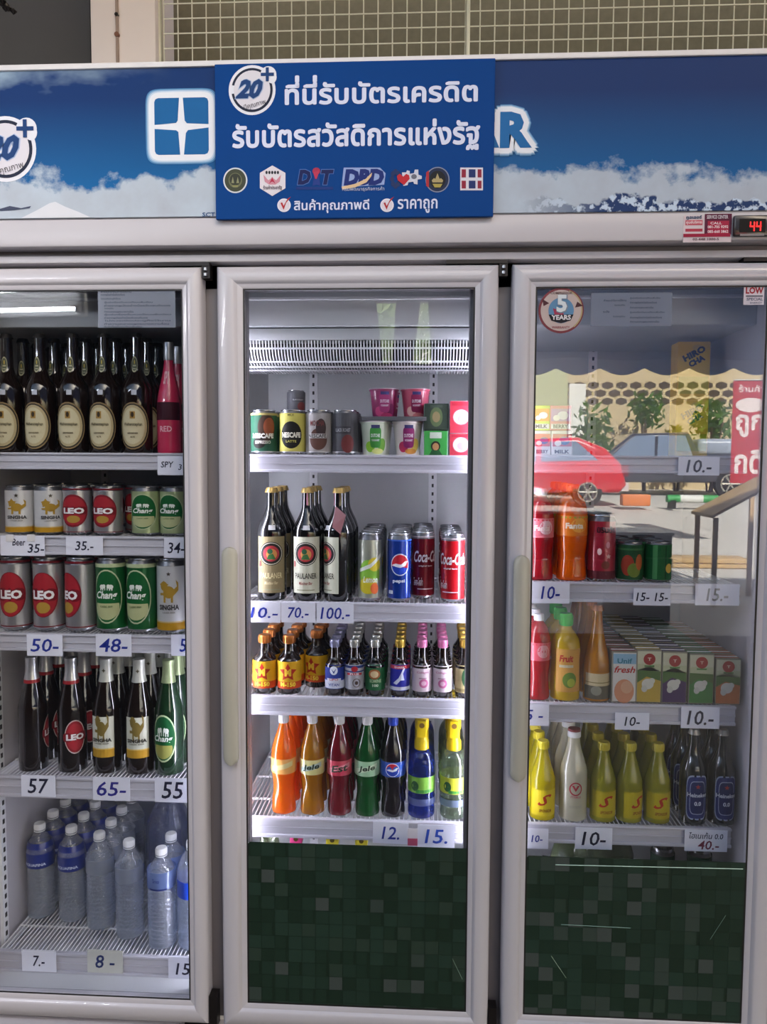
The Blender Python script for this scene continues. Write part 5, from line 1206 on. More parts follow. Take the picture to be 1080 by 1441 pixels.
for px, kd, fc, tc_, top, lb in CART:
    hh = px_h(top+4, 990, px, Y)
    if kd == 'fresh': D = [('rect', 0, .5, .92, .96, '#d2cec8'), ('rect', 0, .86, .92, .2, '#8ab0c8'), ('ell', 0, .22, .40, .5, '#c98a68'), ('ell', .1, .3, .24, .26, '#d0a080'), ('text', 'Unif', 0, .82, .6, .10, {'bold': .03}, '#3a7a8a'), ('text', 'fresh', 0, .65, .85, .13, {'bold': .02, 'shear': .3}, '#b82c24')]
    else: D = [('rect', 0, .83, .94, .30, '#c6c4a8'), ('rect', 0, .5, .94, .40, '#4a6a34'), ('poly', [(-.47, .38), (-.1, .50), (.47, .42), (.47, .02), (-.47, .02)], tc_), ('poly', [(-.47, .62), (0, .70), (.47, .60), (.47, .74), (-.47, .74)], '#b8bc98'), ('ell', 0, .83, .24, .24, '#9c2a28'), ('text', 'T', 0, .83, .14, .06, '#e8c8b8'), ('rect', 0, .70, .4, .03, '#4a7a3a'), ('ell', -.05, .36, .24, .22, '#d2d0c4'), ('ell', .12, .42, .12, .12, '#cfcdc0'), ('ell', -.18, .27, .12, .14, '#c4c2b8')]
    dcm = .042
    for n in range(9):
        yy = YF+dcm/2+.001+n*(dcm+.006)
        if yy > .56: break
        x = at_px(px, 950, YF)
        put('ct'+kd, lambda: carton(cw, dcm, hh, mat('cside_'+kd, '#8f8a78', .5), D, 'milk_carton', top=mat('ctop_'+kd, tc_, .45)), (x+random.uniform(-.0005, .0005), yy, SZ['R', 2]+.0025), random.uniform(-.015, .015), f'{lb} small carton' + (', front of its row' if n == 0 else f', {ORD[n]} in its row'), f'{lb} cartons on the third right shelf')

# fourth shelf
def sponsor(r, h, kind):
    p = smooth_prof([(r*.7, 0), (r*.96, h*.008), (r, h*.03), (r, h*.46), (r*.92, h*.56), (r*.62, h*.72), (r*.42, h*.85), (r*.36, h*.93)])
    col = {'bright': '#d0c010', 'pale': '#a9a42c'}[kind]
    o = vessel('energy_drink_bottle', p, liquid('sp'+kind, col, .45), 'bottle')
    decorate(o, p, r, h, [('rect', 0, .235, 2.3, .34, '#d8c21c' if kind == 'bright' else '#b8a61e'), ('text', 'S', 0, .275, 1.15, .15, {'bold': .02, 'shear': .6}, '#b03418'), ('text', 'SPONSOR', .05, .135, 1.0, .04, {'bold': .03, 'shear': .3}, '#8a4a18')])
    add_part(o, 'cap', cap_mb(r*.46, h*.90, h, mat('dull_yellow_cap', '#c0ae2c', .35) if kind == 'pale' else M_ycap, True)); return o
r, h = dims('R', 3, 847, 36.5, 1044)
for px, kind, lb, n in ((763, 'bright', 'bright yellow energy drink bottle at the far left', 3), (848, 'pale', 'pale yellow energy drink bottle, left of three', 4), (885, 'pale', 'pale yellow energy drink bottle, middle of three', 4), (924, 'pale', 'pale yellow energy drink bottle, right of three', 4)):
    rows_back('spo'+kind, lambda: sponsor(r, h, kind), 'R', 3, px, r, n, .003, lb, lb+' file', 'energy drinks on the fourth right shelf', rz=.05 if px != 885 else .5, jit=.15)
def soy(r, h):
    p = smooth_prof([(r*.7, 0), (r*.96, h*.008), (r, h*.03), (r, h*.48), (r*.9, h*.60), (r*.62, h*.74), (r*.46, h*.84), (r*.44, h*.93)])
    o = vessel('soy_milk_bottle', p, mat('soy_milk', '#b9b4a0', .15, coat=.8), 'bottle')
    decorate(o, p, r, h, [('ring', 0, .37, .46, .075, .09, '#a83040'), ('poly', [(-.28, .41), (0, .34), (.28, .41), (.12, .41), (0, .375), (-.12, .41)], '#a83040'), ('text', 'VITAMILK', 0, .28, .8, .025, '#b0606a'), ('rect', 0, .17, .9, .03, '#a8a494')], 'printed_mark')
    add_part(o, 'cap', cap_mb(r*.48, h*.91, h*.975, M_white)); add_part(o, 'cap_top', MB().lathe([(r*.46, h*.975), (r*.44, h), (.0005, h)], mat('maroon_cap', '#8a3a40', .4), 24, close=False)); return o
r, h = dims('R', 3, 806, 40, 1026)
rows_back('soy', lambda: soy(r, h), 'R', 3, 806, r, 4, .004, 'white soy milk bottle with red round mark, frontmost', 'white soy milk bottle file', 'soy milk on the fourth right shelf')
def hei(r, h):
    p = smooth_prof([(r*.7, 0), (r*.96, h*.008), (r, h*.03), (r, h*.52), (r*.9, h*.62), (r*.56, h*.74), (r*.40, h*.84), (r*.36, h*.95)])
    o = vessel('small_beer_bottle', p, mat('deep_green_glass', '#10181a', .08, coat=1), 'bottle')
    decorate(o, p, r, h, [('sq', 0, .30, .84, .24, '#9aa4c4'), ('sq', 0, .30, .78, .225, '#27346e'), ('sq', 0, .30, .58, .18, '#9aa4c4'), ('sq', 0, .30, .54, .172, '#232c5c'), ('rect', 0, .33, 1.5, .055, '#1c2a5c'), ('star', 0, .42, .2, .09, '#a83a3c'), ('text', 'Heineken', 0, .33, 1.5, .045, {'bold': .03}, '#c6cce0'), ('text', '0.0', 0, .24, .5, .045, {'bold': .04}, '#c6cce0')])
    add_part(o, 'crown_cap', crown_mb(r*.42, h*.945, h, M_silcap)); return o
r, h = dims('R', 3, 974, 38, 1026)
for px, lb in ((974, 'left'), (1014, 'right')):
    rows_back('hei', lambda: hei(r, h), 'R', 3, px, r, 3, .004, f'dark bottle with blue oval label, {lb} of two, fourth right shelf', f'dark blue-labelled bottle in the {lb} file', 'alcohol-free beers on the fourth right shelf', rz=.05)
# bottom right shelf: what shows above the film
hb = zt(1192, 900, YF+.04)-SZ['R', 4]
for k, (px, wp) in enumerate(((933, 34), (985, 38))):
    rr, _ = dims('R', 4, px, wp, 1192)
    put('rcan', lambda: can(rr, hb, M_cangreen, [('rect', 0, .9, 6.2, .1, '#1d3a2a')], 'drink_can'), (U(px, 1200, YF+.05)[0], YF+.05, SZ['R', 4]+.001), 0, ['dark green can top above the film, left of two', 'dark green can top above the film, right of two'][k])
for k, px in enumerate((800, 872)):
    o = put('rbag', lambda: bag(.055, hb*1.0), (U(px, 1200, YF+.08)[0], YF+.075+.10*k, SZ['R', 4]+.001), k*.8, ['clear plastic bag above the film on the left', 'clear plastic bag above the film near the middle'][k])

# ================================================================== PRINT ON THE HEADER
def sky_print():
    m = bpy.data.materials.new('sky_print'); m.use_nodes = True; nt = m.node_tree; N = nt.nodes; L = nt.links; b = N['Principled BSDF']; b.inputs['Roughness'].default_value = .5; b.inputs['Specular IOR Level'].default_value = .2
    def math_(op, a, c=None, cl=False):
        n = N.new('ShaderNodeMath'); n.operation = op; n.use_clamp = cl
        for k, v in enumerate((a, c)):
            if v is None: continue
            if hasattr(v, 'links'): L.new(v, n.inputs[k])
            else: n.inputs[k].default_value = v
        return n.outputs[0]
    tc = N.new('ShaderNodeTexCoord'); sp = N.new('ShaderNodeSeparateXYZ'); L.new(tc.outputs['Object'], sp.inputs[0]); X, Z = sp.outputs[0], sp.outputs[2]   # origin: bottom middle
    def noise(sc, det, sx=1, w_=0):
        mp = N.new('ShaderNodeMapping'); mp.inputs['Scale'].default_value = (sx, 1, 1); mp.inputs['Location'].default_value = (w_, 0, 0); L.new(tc.outputs['Object'], mp.inputs[0])
        n = N.new('ShaderNodeTexNoise'); n.inputs['Scale'].default_value = sc; n.inputs['Detail'].default_value = det; n.inputs['Roughness'].default_value = .6; L.new(mp.outputs[0], n.inputs[0]); return n.outputs[0]
    def mix(f, a, c):
        n = N.new('ShaderNodeMix'); n.data_type = 'RGBA'; L.new(f, n.inputs[0])
        for k, v in ((6, a), (7, c)):
            if isinstance(v, str): n.inputs[k].default_value = (*lin(v), 1)
            else: L.new(v, n.inputs[k])
        return n.outputs[2]
    HH = HP
    zn = math_('DIVIDE', Z, HH)
    grad = math_('SUBTRACT', 1.0, math_('MULTIPLY', zn, 1.25), True)
    base = mix(grad, '#002c64', '#0066a4')
    # cloud bank along the bottom
    n1 = noise(9, 6, .8)
    hgt = math_('ADD', math_('MULTIPLY', n1, .62), math_('MULTIPLY', noise(30, 5, 1, 3), .16))
    f = math_('MULTIPLY', math_('SUBTRACT', math_('SUBTRACT', hgt, .085), zn), 14, True)
    tint = mix(noise(14, 5, 1, 7), '#a6aab6', '#b9c9d8')
    c = mix(f, base, tint)
    # thin veil top left
    left = math_('MULTIPLY', math_('SUBTRACT', -.45, X), 4, True)
    veil = math_('MULTIPLY', math_('MULTIPLY', math_('SUBTRACT', math_('ADD', zn, math_('MULTIPLY', noise(6, 5, .5, 1), .8)), 1.30), 4, True), left)
    c = mix(veil, c, '#a9c0d2')
    # snowy ridge: dark rock and snow, low at the right and far left
    n2 = noise(16, 3, 1, 11)
    rr = math_('MULTIPLY', math_('SUBTRACT', X, .30), 6, True)
    ridge = math_('MULTIPLY', math_('SUBTRACT', math_('MULTIPLY', math_('SUBTRACT', n2, .16), .26), zn), 60, True)
    rf = math_('MULTIPLY', ridge, rr)
    rock = mix(math_('MULTIPLY', math_('SUBTRACT', noise(60, 4, 1, 5), .5), 14, True), '#1d3766', '#c4d4e6')
    c = mix(rf, c, rock)
    L.new(c, b.inputs['Base Color']); return m
YP = -.0275
xp0, xp1 = X0+.004, X1-.004
HP = zh1-.006-zh0; M_sky = None
mb = MB(); M_sky = sky_print(); mb.box(xp0+.1, xp1+.1, -.003, .0015, .002, HP, M_sky)
pr_ = mb.build('sky_print_board', cooler, (-.1, -.0225, zh0)); 
HY = -.0258   # print surface
mb = MB(); mb.bbox(X0, X1, -.031, .0, zh1-.006, zh1+.006, mat('trim_white', '#dcd8da', .4), .002); mb.build('header_trim', cooler)
# left snow hill
def px2(px, py, Y): x, z = U(px, py, Y); return x, z
mb = MB(); lay(mb, s_poly([px2(a, b, HY) for a, b in ((30, 307), (52, 296), (70, 286), (78, 284), (92, 291), (110, 298), (128, 306))]), lambda u, v: (u, HY-.0006, v), ink('#d2d4dc'))
lay(mb, s_poly([px2(a, b, HY) for a, b in ((0, 294), (14, 290), (30, 293), (44, 290), (42, 293), (20, 296), (0, 297))]), lambda u, v: (u, HY-.0007, v), ink('#3a4058')); mb.build('snow_hill_print', pr_).matrix_parent_inverse = Matrix.Translation((.1, .0225, -zh0))
def on_print(mb, name, par=None):
    o = mb.build(name, par or pr_)
    if par is None: o.matrix_parent_inverse = Matrix.Translation((.1, .0225, -zh0))
    return o
# four-pane emblem
def rrect(x0, x1, z0, z1, p=6): return s_ell((x0+x1)/2, (z0+z1)/2, (x1-x0)/2, (z1-z0)/2, 40, 1, p)
ex0, ex1, ez0, ez1 = R4(218, 138, 294, 218, HY)
mb = MB(); yy = lambda o: (lambda u, v: (u, HY-o, v))
g_ = .020
for k, c in enumerate(('#4f86b6', '#8fb0d0', '#c0d0e2', '#e2e4ec')): lay(mb, rrect(ex0-g_+.0025*k, ex1+g_-.0025*k, ez0-g_+.0025*k, ez1+g_-.0025*k, 7), yy(.0008+.0002*k), ink(c))
em = on_print(mb, 'emblem_ground')
W, H = ex1-ex0, ez1-ez0; cx_, cz_ = ex0+W*.5, ez0+H*.5
for k, pts in enumerate(([(0, 1), (.46, 1), (.43, .60), (.40, .56), (0, .53)], [(.53, 1), (1, 1), (1, .53), (.60, .55), (.56, .60)], [(0, .46), (.40, .43), (.44, .40), (.47, 0), (0, 0)], [(.54, 0), (.58, .38), (.62, .43), (1, .47), (1, 0)])):
    # soften the outer corners
    mb = MB(); P = []
    for a, b in pts:
        if a in (0, 1) and b in (0, 1):
            sx = .07 if a == 0 else -.07; sz = .07 if b == 0 else -.07
            q = [(a, b+sz), (a+sx*.3, b+sz*.3), (a+sx, b)]
            if (a, b) in ((0, 1), (1, 0)): P += q
            else: P += q[::-1]
        else: P.append((a, b))
    lay(mb, s_poly([(ex0+W*a, ez0+H*b) for a, b in P]), yy(.0018), ink('#0f5c98')); mb.build('emblem_pane', em)
# AR letters, partly under the blue sign
def big_letter(ch, px0, px1):
    x0, x1, z0, z1 = R4(px0, 158, px1, 209, HY)
    mb = MB()
    for k, (c, ex) in enumerate((('#5d90bd', .016), ('#a4bfd8', .0135), ('#e2e4ec', .011))):
        for q in range(12): lay(mb, s_text(ch, (x0+x1)/2+ex*math.cos(q*PI/6), (z0+z1)/2+ex*math.sin(q*PI/6), x1-x0, z1-z0, bold=.05), yy(.0008+.0008*k+.00005*q), ink(c))
    lay(mb, s_text(ch, (x0+x1)/2, (z0+z1)/2, x1-x0, z1-z0, bold=.05), yy(.0036), ink('#1262a0')); on_print(mb, 'lettering')
big_letter('R', 704, 749); big_letter('A', 655, 703)
x0, x1, z0, z1 = R4(285, 299, 303, 305, HY); mb = MB(); lay(mb, s_text('SCT', (x0+x1)/2, (z0+z1)/2, x1-x0, z1-z0), yy(.0009), ink('#2a4a7a')); on_print(mb, 'lettering')

# ================================================================== ROUND 20+ STICKERS AND THE BLUE SIGN
def badge20(px, py, rpx, Y, label, parent=None):
    x, z = U(px, py, Y); k = (U(px+rpx, py, Y)[0]-U(px-rpx, py, Y)[0])/2
    mb = MB(); P = lambda o: (lambda u, v: (x+u*k, Y-o, z+v*k)); W_ = ink('#dfe0ea'); N_ = ink('#1a2036')
    lay(mb, s_ell(0, 0, 1, 1.02, 40, 1), P(.0004), W_); lay(mb, s_ell(.70, .62, .34, .34, 20, 1), P(.0010), W_); lay(mb, s_ell(.85, .5, .2, .25, 16, 1), P(.0011), W_)
    o = mb.build('round_sticker', parent)
    if not parent: tag(o, label, 'sticker')
    mb = MB(); lay(mb, s_ring(0, 0, .88, .90, .14, 40, .9, 2.9), P(.0008), N_); lay(mb, s_ring(0, 0, .88, .90, .12, 40, 3.3, 6.7), P(.0008), N_); mb.build('dark_ring', o)
    mb = MB(); lay(mb, s_ell(0, 0, .78, .8, 36, 1), P(.0012), ink('#d6d2dc')); mb.build('disc', o)
    mb = MB(); lay(mb, s_text('20', -.12, .04, 1.25, .86, bold=.08, shear=.35), P(.0016), ink('#9db2d4')); lay(mb, s_text('20', -.12, .04, 1.17, .80, bold=.05, shear=.35), P(.002), ink('#153a70'))
    lay(mb, s_rect(.66, .62, .56, .13), P(.002), ink('#153a70')); lay(mb, s_rect(.66, .62, .13, .56), P(.0024), ink('#153a70'))
    lay(mb, s_text('ปีคุณภาพ', .12, -.62, .95, .28, bold=.0, rot=.25), P(.0022), ink('#4a4650')); mb.build('lettering', o); return o
badge20(8, 210, 43, HY, 'round white 20+ sticker cut off at the left edge of the header')
YS = -.040
sx0, sx1, sz0, sz1 = R4(303, 86, 696, 306.5, YS)
sg = MB().bbox(sx0, sx1, YS, -.0315, sz0, sz1, mat('sign_blue', '#003c80', .6, coat=0, vary=.04, scale=4), .001, 1, False).build('blue_sign'); tag(sg, 'blue plastic sign with white Thai lettering fixed over the header', 'sign')
MATS['sign_blue'].node_tree.nodes['Principled BSDF'].inputs['Specular IOR Level'].default_value = .12
badge20(355, 127, 33, YS, '', sg)
sign_w = ink('#d3d8ee'); SYp = lambda o: (lambda u, v: (u, YS-o, v))
def stext(par, s, x0, y0, x1, y1, col=None, bold=.02, o=.0008, **kw):
    a, b, c, d = R4(x0, y0, x1, y1, YS); mb = MB(); lay(mb, s_thai(s, (a+b)/2, (c+d)/2, b-a, d-c, bold) if s[0] > '\u0e00' else s_text(s, (a+b)/2, (c+d)/2, b-a, d-c, bold=bold, **kw), SYp(o), col or sign_w); return mb.build('lettering', par)
stext(sg, 'ที่นี่รับบัตรเครดิต', 401, 104, 673, 146, bold=.032)
stext(sg, 'รับบัตรสวัสดิการแห่งรัฐ', 327, 169, 676, 214, bold=.035)
stext(sg, 'สินค้าคุณภาพดี', 414, 280, 520, 300, bold=.02)
stext(sg, 'ราคาถูก', 560, 280, 616, 300, bold=.02)
def ell_px(mb, px, py, a, b, o, col, n=30, p=2):
    x0, x1, z0, z1 = R4(px-a, py-b, px+a, py+b, YS); lay(mb, s_ell((x0+x1)/2, (z0+z1)/2, (x1-x0)/2, (z1-z0)/2, n, 1, p), SYp(o), ink(col))
def poly_px(mb, pts, o, col): lay(mb, s_poly([U(a, b, YS) for a, b in pts]), SYp(o), ink(col))
for px in (400, 545):
    mb = MB(); ell_px(mb, px, 289, 9.5, 9.5, .0008, '#dcdde8'); ell_px(mb, px, 289, 8, 8, .001, '#d5cdd8'); b_ = mb.build('check_badge', sg)
    mb = MB(); poly_px(mb, [(px-5, 286), (px-2.5, 285), (px-.5, 290), (px+5, 280), (px+10, 277), (px+3, 286), (px-.5, 295.5)], .0014, '#a8242a'); mb.build('check_mark', b_)
mb = MB(); ell_px(mb, 331.5, 254, 17, 18, .0008, '#cfd4dc'); ell_px(mb, 331.5, 254, 15, 16, .001, '#3f4334'); ell_px(mb, 331.5, 254, 9.5, 10.5, .0012, '#6a6c50'); ell_px(mb, 331.5, 253, 8, 8.5, .0014, '#34382e')
for dx in (-3.5, 3.5): poly_px(mb, [(331.5+dx-2, 258), (331.5+dx, 249), (331.5+dx+2, 258)], .0016, '#8a8a68')
poly_px(mb, [(327, 261), (336, 261), (335, 263.5), (328, 263.5)], .0016, '#8a8a58'); mb.build('round_seal', sg)
mb = MB(); poly_px(mb, [(383.5, 233), (402, 243.5), (402, 265), (383.5, 276), (366, 265), (366, 243.5)], .0008, '#d8d2da'); hx = mb.build('hexagon_badge', sg)
mb = MB()
for k in range(5): ell_px(mb, 375.5+k*4, 243, 1.6, 2.4, .0012, '#23222c', 10)
poly_px(mb, [(371, 246), (378, 254), (382, 251), (383.5, 249), (385, 251), (389, 254), (396, 246), (394, 256), (388, 260), (379, 260), (373, 256)], .0012, '#c88a9a'); poly_px(mb, [(383.5, 250), (388, 259), (384.5, 256), (382.5, 256), (379, 259)], .0014, '#b02a48'); mb.build('badge_print', hx); stext(hx, 'ร้านค้าประชารัฐ', 371, 261, 397, 268, ink('#4a3448'), o=.0014)
navy = ink('#0a1650')
dt = MB(); poly_px(dt, [(417, 263), (469, 263), (469, 267), (417, 267)], .0008, '#0d2f74'); dt = dt.build('agency_mark', sg); stext(dt, 'D', 418, 238, 439, 261, ink('#4a6cb0'), .09, shear=.2, o=.0006); stext(dt, 'T', 451, 238, 471, 261, ink('#4a6cb0'), .09, shear=.2, o=.0006); stext(dt, 'D', 419, 239, 438, 260, navy, .06, shear=.2); stext(dt, 'T', 452, 239, 470, 260, navy, .06, shear=.2)
mb = MB(); poly_px(mb, [(440, 262), (443, 244), (449, 244), (451, 262), (446, 260)], .0008, '#1c3580'); ell_px(mb, 445.5, 241, 5.5, 5, .001, '#a02a48', 14); poly_px(mb, [(441, 243), (450, 240), (446, 252), (444, 252)], .0012, '#b03050'); mb.build('figure_print', dt)
db = MB(); poly_px(db, [(484, 236), (535, 236), (543, 244), (541, 260), (481, 264)], .0006, '#8fa2d0'); db = db.build('agency_mark', sg); stext(db, 'DBD', 484, 238, 541, 261, ink('#10246c'), .07, shear=.15)
mb = MB(); poly_px(mb, [(481, 263), (500, 259), (515, 252), (521, 246), (524, 243), (523, 248), (516, 257), (500, 264), (482, 267)], .0012, '#d6b890'); mb.build('swoosh', db); stext(db, 'กรมพัฒนาธุรกิจการค้า', 482, 263, 541, 270, ink('#c0c8e0'), .0, o=.0014)
mb = MB()
for k in range(8):
    a = k*PI/4; ell_px(mb, 557+5*math.cos(a), 252+10*math.sin(a), 3, 4, .0007+.0001*k, '#1a2c5c', 10)
poly_px(mb, [(566, 243), (572, 243), (573, 240), (577, 241), (577, 245), (583, 244), (584, 239), (589, 239), (589, 246), (594, 248), (594, 252), (588, 253), (588, 260), (583, 259), (582, 256), (575, 257), (574, 261), (568, 262)], .0016, '#c9cad8')
poly_px(mb, [(568, 249), (572, 245), (576, 247), (577, 252), (569, 261), (560, 254), (559, 248), (563, 245)], .002, '#b8202e'); ell_px(mb, 583, 249, 4, 3.5, .002, '#6a6a78', 12); mb.build('heart_mark', sg)
mb = MB(); ell_px(mb, 616, 253, 17, 18, .0008, '#8088a0'); ell_px(mb, 616, 253, 15.5, 16.5, .001, '#1b2646'); poly_px(mb, [(600, 243), (604, 240), (604, 264), (600, 262)], .0012, '#a82a34'); ell_px(mb, 616, 253, 11.5, 12.5, .0012, '#15161c')
poly_px(mb, [(608, 254), (611, 251), (613, 252), (616, 244), (619, 252), (621, 251), (624, 254), (623, 257), (609, 257)], .0014, '#a8986a'); poly_px(mb, [(609, 259), (623, 259), (620, 264), (612, 264)], .0014, '#a8984a'); mb.build('round_seal', sg)
mb = MB(); poly_px(mb, [(648, 236), (680, 236), (680, 268), (648, 268)], .0008, '#d6d4de')
for x0, x1, c in ((650, 656, '#8e2138'), (660, 669.5, '#1c2c66'), (672.5, 678, '#8e2138')):
    for y0, y1 in ((238.5, 250), (254.5, 265.5)): poly_px(mb, [(x0, y0), (x1, y0), (x1, y1), (x0, y1)], .0012, c)
mb.build('flag_badge', sg)

# ================================================================== SERVICE STICKER AND TEMPERATURE DISPLAY ON THE STRIP
YSt = -.0262
def flat(px0, py0, px1, py1, Y, col, name, par=None, o=0., th=.0004):
    a, b, c, d = R4(px0, py0, px1, py1, Y); return MB().box(a, b, Y-o-th, Y-o, c, d, col if not isinstance(col, str) else ink(col)).build(name, par)
def txt_on(par, s, px0, py0, px1, py1, Y, o, col, **kw):
    a, b, c, d = R4(px0, py0, px1, py1, Y); mb = MB(); lay(mb, s_text(s, (a+b)/2, (c+d)/2, b-a, d-c, **kw), lambda u, v: (u, Y-o, v), ink(col)); return mb.build('lettering', par)
ss = flat(962, 303, 1030, 341, YSt, '#d4c4c8', 'service_sticker'); tag(ss, 'red and white service contact sticker beside the temperature display', 'sticker')
flat(992, 301, 1030, 330, YSt, '#5a1c38', 'red_panel', ss, .0005); flat(996, 311, 1026, 330, YSt, '#a82444', 'red_band', ss, .001); flat(962, 329, 1028, 333.5, YSt, '#9c1c3c', 'red_band', ss, .0012)
flat(965, 310, 989, 317, YSt, '#c85a68', 'red_band', ss, .0005); flat(965, 322, 989, 326, YSt, '#b03a4c', 'red_band', ss, .0005)
txt_on(ss, 'คูลเลอร์', 966, 303.5, 988, 309.5, YSt, .0014, '#2a4a6a', bold=.03); txt_on(ss, 'ศูนย์บริการ', 966, 311, 988, 316, YSt, .0014, '#f0e4e6', bold=.02); txt_on(ss, 'SERVICE CENTER', 995, 303, 1025, 308, YSt, .0014, '#d8ccd4', bold=.02)
txt_on(ss, 'CALL', 1000, 312.5, 1016, 316, YSt, .0016, '#e8d8dc'); txt_on(ss, '081-705 9292', 996, 317.5, 1025, 321.5, YSt, .0016, '#ecdce0', bold=.02); txt_on(ss, '085-660 3862', 996, 324, 1025, 328, YSt, .0016, '#ecdce0', bold=.02); txt_on(ss, '02-448 1000-5', 975, 335, 1012, 338.5, YSt, .0014, '#5a3a44')
a, b, c, d = R4(1031, 304, 1087, 334, YSt)
td = MB().bbox(a, b, YSt-.009, YSt-.0001, c, d, mat('display_black', '#161214', .3, coat=.4), .004).build('temperature_display'); tag(td, 'black digital temperature display with red digits on the header strip', 'display')
flat(1041, 308, 1078, 327, YSt-.0092, '#0c090a', 'display_window', td); flat(1042, 329, 1076, 332, YSt-.0092, '#8a8484', 'silver_strip', td, 0)
a, b, c, d = R4(1056, 312, 1072, 325, YSt-.01)
seg = mat('red_led_segment', '#ff2020', .5, emit=2.2, vary=0); mb = MB(); dw = (b-a)*.42; hz = d-c; t_ = dw*.22; Yd = YSt-.0099
for q in (0, 1):
    ox = a+q*(b-a)*.56
    for sx0_, sx1_, sz0_, sz1_ in ((0, t_, .5, 1), (0, dw, .42, .56), (dw-t_, dw, 0, 1)): mb.box(ox+sx0_, ox+sx1_, Yd-.0006, Yd, c+hz*sz0_, c+hz*sz1_, seg)
mb.build('lit_digits', td)

# ================================================================== THINGS STUCK ON THE GLASS
YG = .0138
fm_l = glass('clear_sheet', '#dfe4ee', .03, .3, .2, body='#b9c0d0', bodyf=.42)
def sheet(px0, py0, px1, py1, label, lines, Y=YG, name='instruction_sheet'):
    o = flat(px0, py0, px1, py1, Y, fm_l, name); tag(o, label, 'sticker')
    mb = MB(); Mi = ink('#3f4454')
    for x0, x1, y, s in lines:
        a, b, c, d = R4(x0, y, x1, y+3.2, Y); lay(mb, s_text(s, (a+b)/2, (c+d)/2, b-a, d-c), lambda u, v: (u, Y-.0006, v), Mi)
    mb.build('lettering', o); return o
TH = ['คำแนะนำในการใช้งาน', 'ตู้แช่เครื่องดื่มควรตั้งบนพื้นเรียบ', 'ห่างจากผนังอย่างน้อยสิบเซนติเมตร', 'ไม่ควรเปิดประตูทิ้งไว้นาน', 'ทำความสะอาดแผงระบายความร้อน']
sheet(138, 407, 247, 461, 'clear instruction sheet with Thai text on the left door glass', [(142, 185, 409, TH[0]), (142, 176, 413, TH[2]), (142, 170, 419, TH[3])]+[(147, (215, 240, 160, 188, 241, 208, 240, 238, 200)[i], 424+i*4.3, TH[1+i % 4]) for i in range(9)])
sheet(832, 412, 946, 459, 'faint printed instruction sheet on the right door glass', [(850, 882, 421, TH[0]), (887, 930, 418, TH[1]), (887, 925, 424, TH[2]), (865, 880, 428, TH[3]), (887, 920, 431, TH[4]), (849, 858, 437, 'ระวัง'), (887, 936, 438, TH[1]), (863, 880, 444, TH[3]), (887, 932, 445, TH[2]), (887, 928, 451, TH[4])])
x, z = U(790, 437, YG); k = (U(822, 437, YG)[0]-U(758, 437, YG)[0])/2
P = lambda o: (lambda u, v: (x+u*k, YG-o, z+v*k))
mb = MB(); lay(mb, s_ell(0, 0, 1, 1, 40, 1), P(.0004), mat('dark_red_foil', '#6e2a34', .35, .3)); w5 = mb.build('warranty_sticker'); tag(w5, 'round dark red and silver 5 YEARS sticker on the right door glass', 'sticker')
mb = MB(); lay(mb, s_ring(0, 0, .90, .90, .34, 40), P(.0008), ink('#b9a8a4')); lay(mb, s_ring(0, 0, .94, .94, .06, 30, -.9, 1.2), P(.001), ink('#a89a74')); mb.build('pale_ring', w5)
mb = MB(); lay(mb, s_ell(0, 0, .56, .56, 30, 1), P(.001), ink('#5a84a8')); lay(mb, s_poly([(-.36, .1), (.1, -.05), (.12, -.3), (-.25, -.35)]), P(.0013), ink('#a03a54')); lay(mb, s_poly([(-.55, -.18), (.55, -.18), (.42, -.45), (0, -.56), (-.42, -.45)]), P(.0016), ink('#1d1c24')); mb.build('blue_disc', w5)
mb = MB()
for a0, a1 in ((.2, .5), (2.6, 2.9)): lay(mb, s_poly([(.62*math.cos(a0), .62*math.sin(a0)), (.98*math.cos(a0), .98*math.sin(a0)), (.8*math.cos(a1), .8*math.sin(a1))]), P(.0012), ink('#4a2a30'))
mb.build('arrow_tips', w5)
mb = MB(); lay(mb, s_text('5', .05, .28, .52, .82, bold=.06), P(.0024), ink('#7a8494')); lay(mb, s_text('5', .02, .30, .46, .76, bold=.04), P(.0028), ink('#cfd6da')); lay(mb, s_text('YEARS', 0, -.31, .86, .22, bold=.04), P(.0028), ink('#d0ccd0'))
lay(mb, s_text('COMPRESSOR', 0, .76, .95, .11), P(.0014), ink('#5a4a4c')); lay(mb, s_text('WARRANTY', 0, -.74, .8, .11), P(.0014), ink('#8a4a50')); mb.build('lettering', w5)
lw = flat(1047, 402, 1076, 429, YG, '#cfc6cf', 'low_price_label'); lw.name = 'paper_label'; tag(lw, 'white paper label reading LOW in red at the top right glass corner', 'sticker')
txt_on(lw, 'LOW', 1050, 404, 1075, 413.5, YG, .0008, '#9c2430', bold=.04); flat(1050, 416, 1074, 417.5, YG, '#2f3548', 'rule', lw, .0006); txt_on(lw, 'SPECIAL', 1051, 419, 1074, 423, YG, .0008, '#4a5470'); txt_on(lw, 'ENERGY', 1056, 425, 1073, 427.5, YG, .0008, '#6a7084')

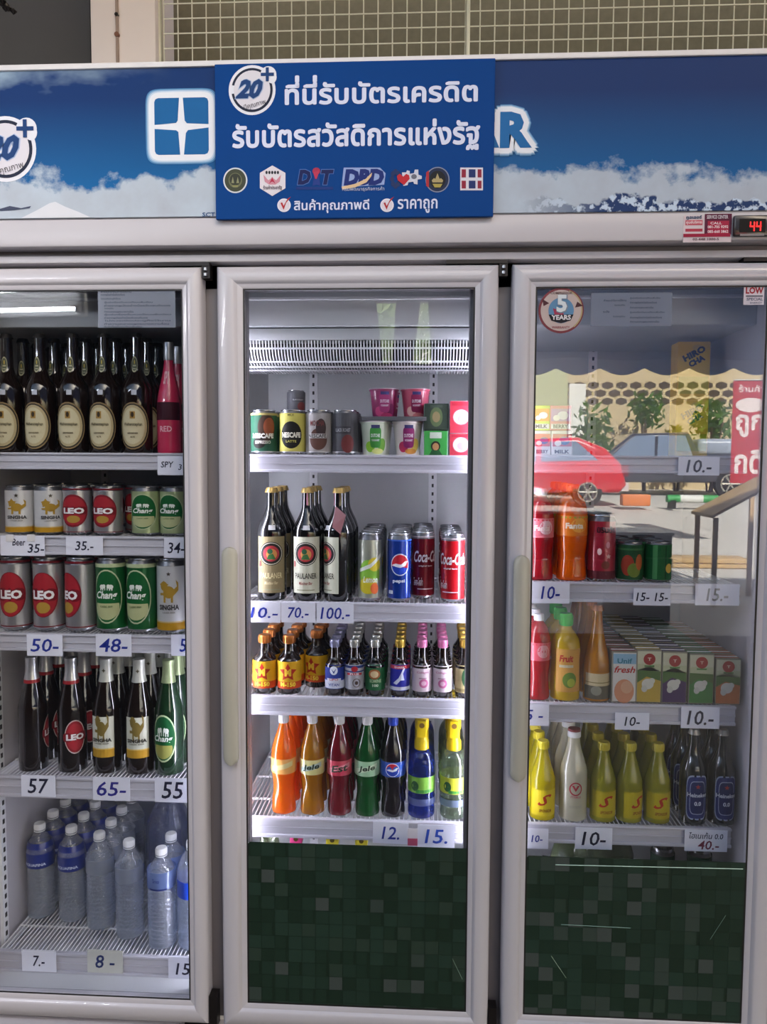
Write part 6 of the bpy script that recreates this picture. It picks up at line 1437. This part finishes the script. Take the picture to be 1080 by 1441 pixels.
# green tiled film over the lower glass of the middle and right doors
def film(k, top_px, pitch_px, label, seed, contrast, gap):
    rnd = random.Random(seed); ga, gb = GX[k]; zt1 = zt(top_px, cpx[k] if k == 'M' else 900, .0135); zb1 = Z_glass_bot+.002
    c_ = .006; root = MB(); poly_slab(root, [(ga+.001+c_, zb1), (gb-.001, zb1), (gb-.001, zt1), (ga+.001+c_, zt1), (ga+.001, zt1-c_), (ga+.001, zb1+c_)], .0128, .0136, mat('film_green_dark', '#16271c', .35, coat=.3))
    o = root.build('tiled_film'); tag(o, label, 'film')
    p = pitch_px/1083*1.74*1.0; n = max(1, round((gb-ga)/p)); p = (gb-ga-.002)/n; cache = {}
    cols = ['#1f3228', '#1b2e23', '#22362c', '#29392f', '#333f39', '#3e4643', '#182a1f']
    wts = [8, 8, 6, 4, 2*contrast, 1.2*contrast, 6]
    j = 0; z = zt1-.001
    while z > zb1+.004:
        hh = min(p, z-zb1)
        for i in range(n):
            col = rnd.choices(cols, wts)[0]; key = (col, round(hh, 4))
            if key not in cache:
                g = gap; t = MB().box(g, p-g, 0, .0005, -hh+g, -g, mat('tile_'+col[1:], col, .32, coat=.4, vary=.1, scale=9)).build('tile', o); cache[key] = t; c = t
            else: c = cache[key].copy(); COL.objects.link(c)
            c.location = (ga+.001+i*p, .0122, z)
            if i == 0 and j == 0: c.scale.x = .8; c.location.x += p*.2
        z -= p; j += 1
    return o
fM = film('M', 1189, 20.2, 'dark green film with square tile pattern on the middle door', 3, 1, .0008)
fR = film('R', 1209, 21, 'glossy dark green tiled film on the right door', 5, 2.2, .00025)
# creases and scratches in the films, their glint put in as pale colour
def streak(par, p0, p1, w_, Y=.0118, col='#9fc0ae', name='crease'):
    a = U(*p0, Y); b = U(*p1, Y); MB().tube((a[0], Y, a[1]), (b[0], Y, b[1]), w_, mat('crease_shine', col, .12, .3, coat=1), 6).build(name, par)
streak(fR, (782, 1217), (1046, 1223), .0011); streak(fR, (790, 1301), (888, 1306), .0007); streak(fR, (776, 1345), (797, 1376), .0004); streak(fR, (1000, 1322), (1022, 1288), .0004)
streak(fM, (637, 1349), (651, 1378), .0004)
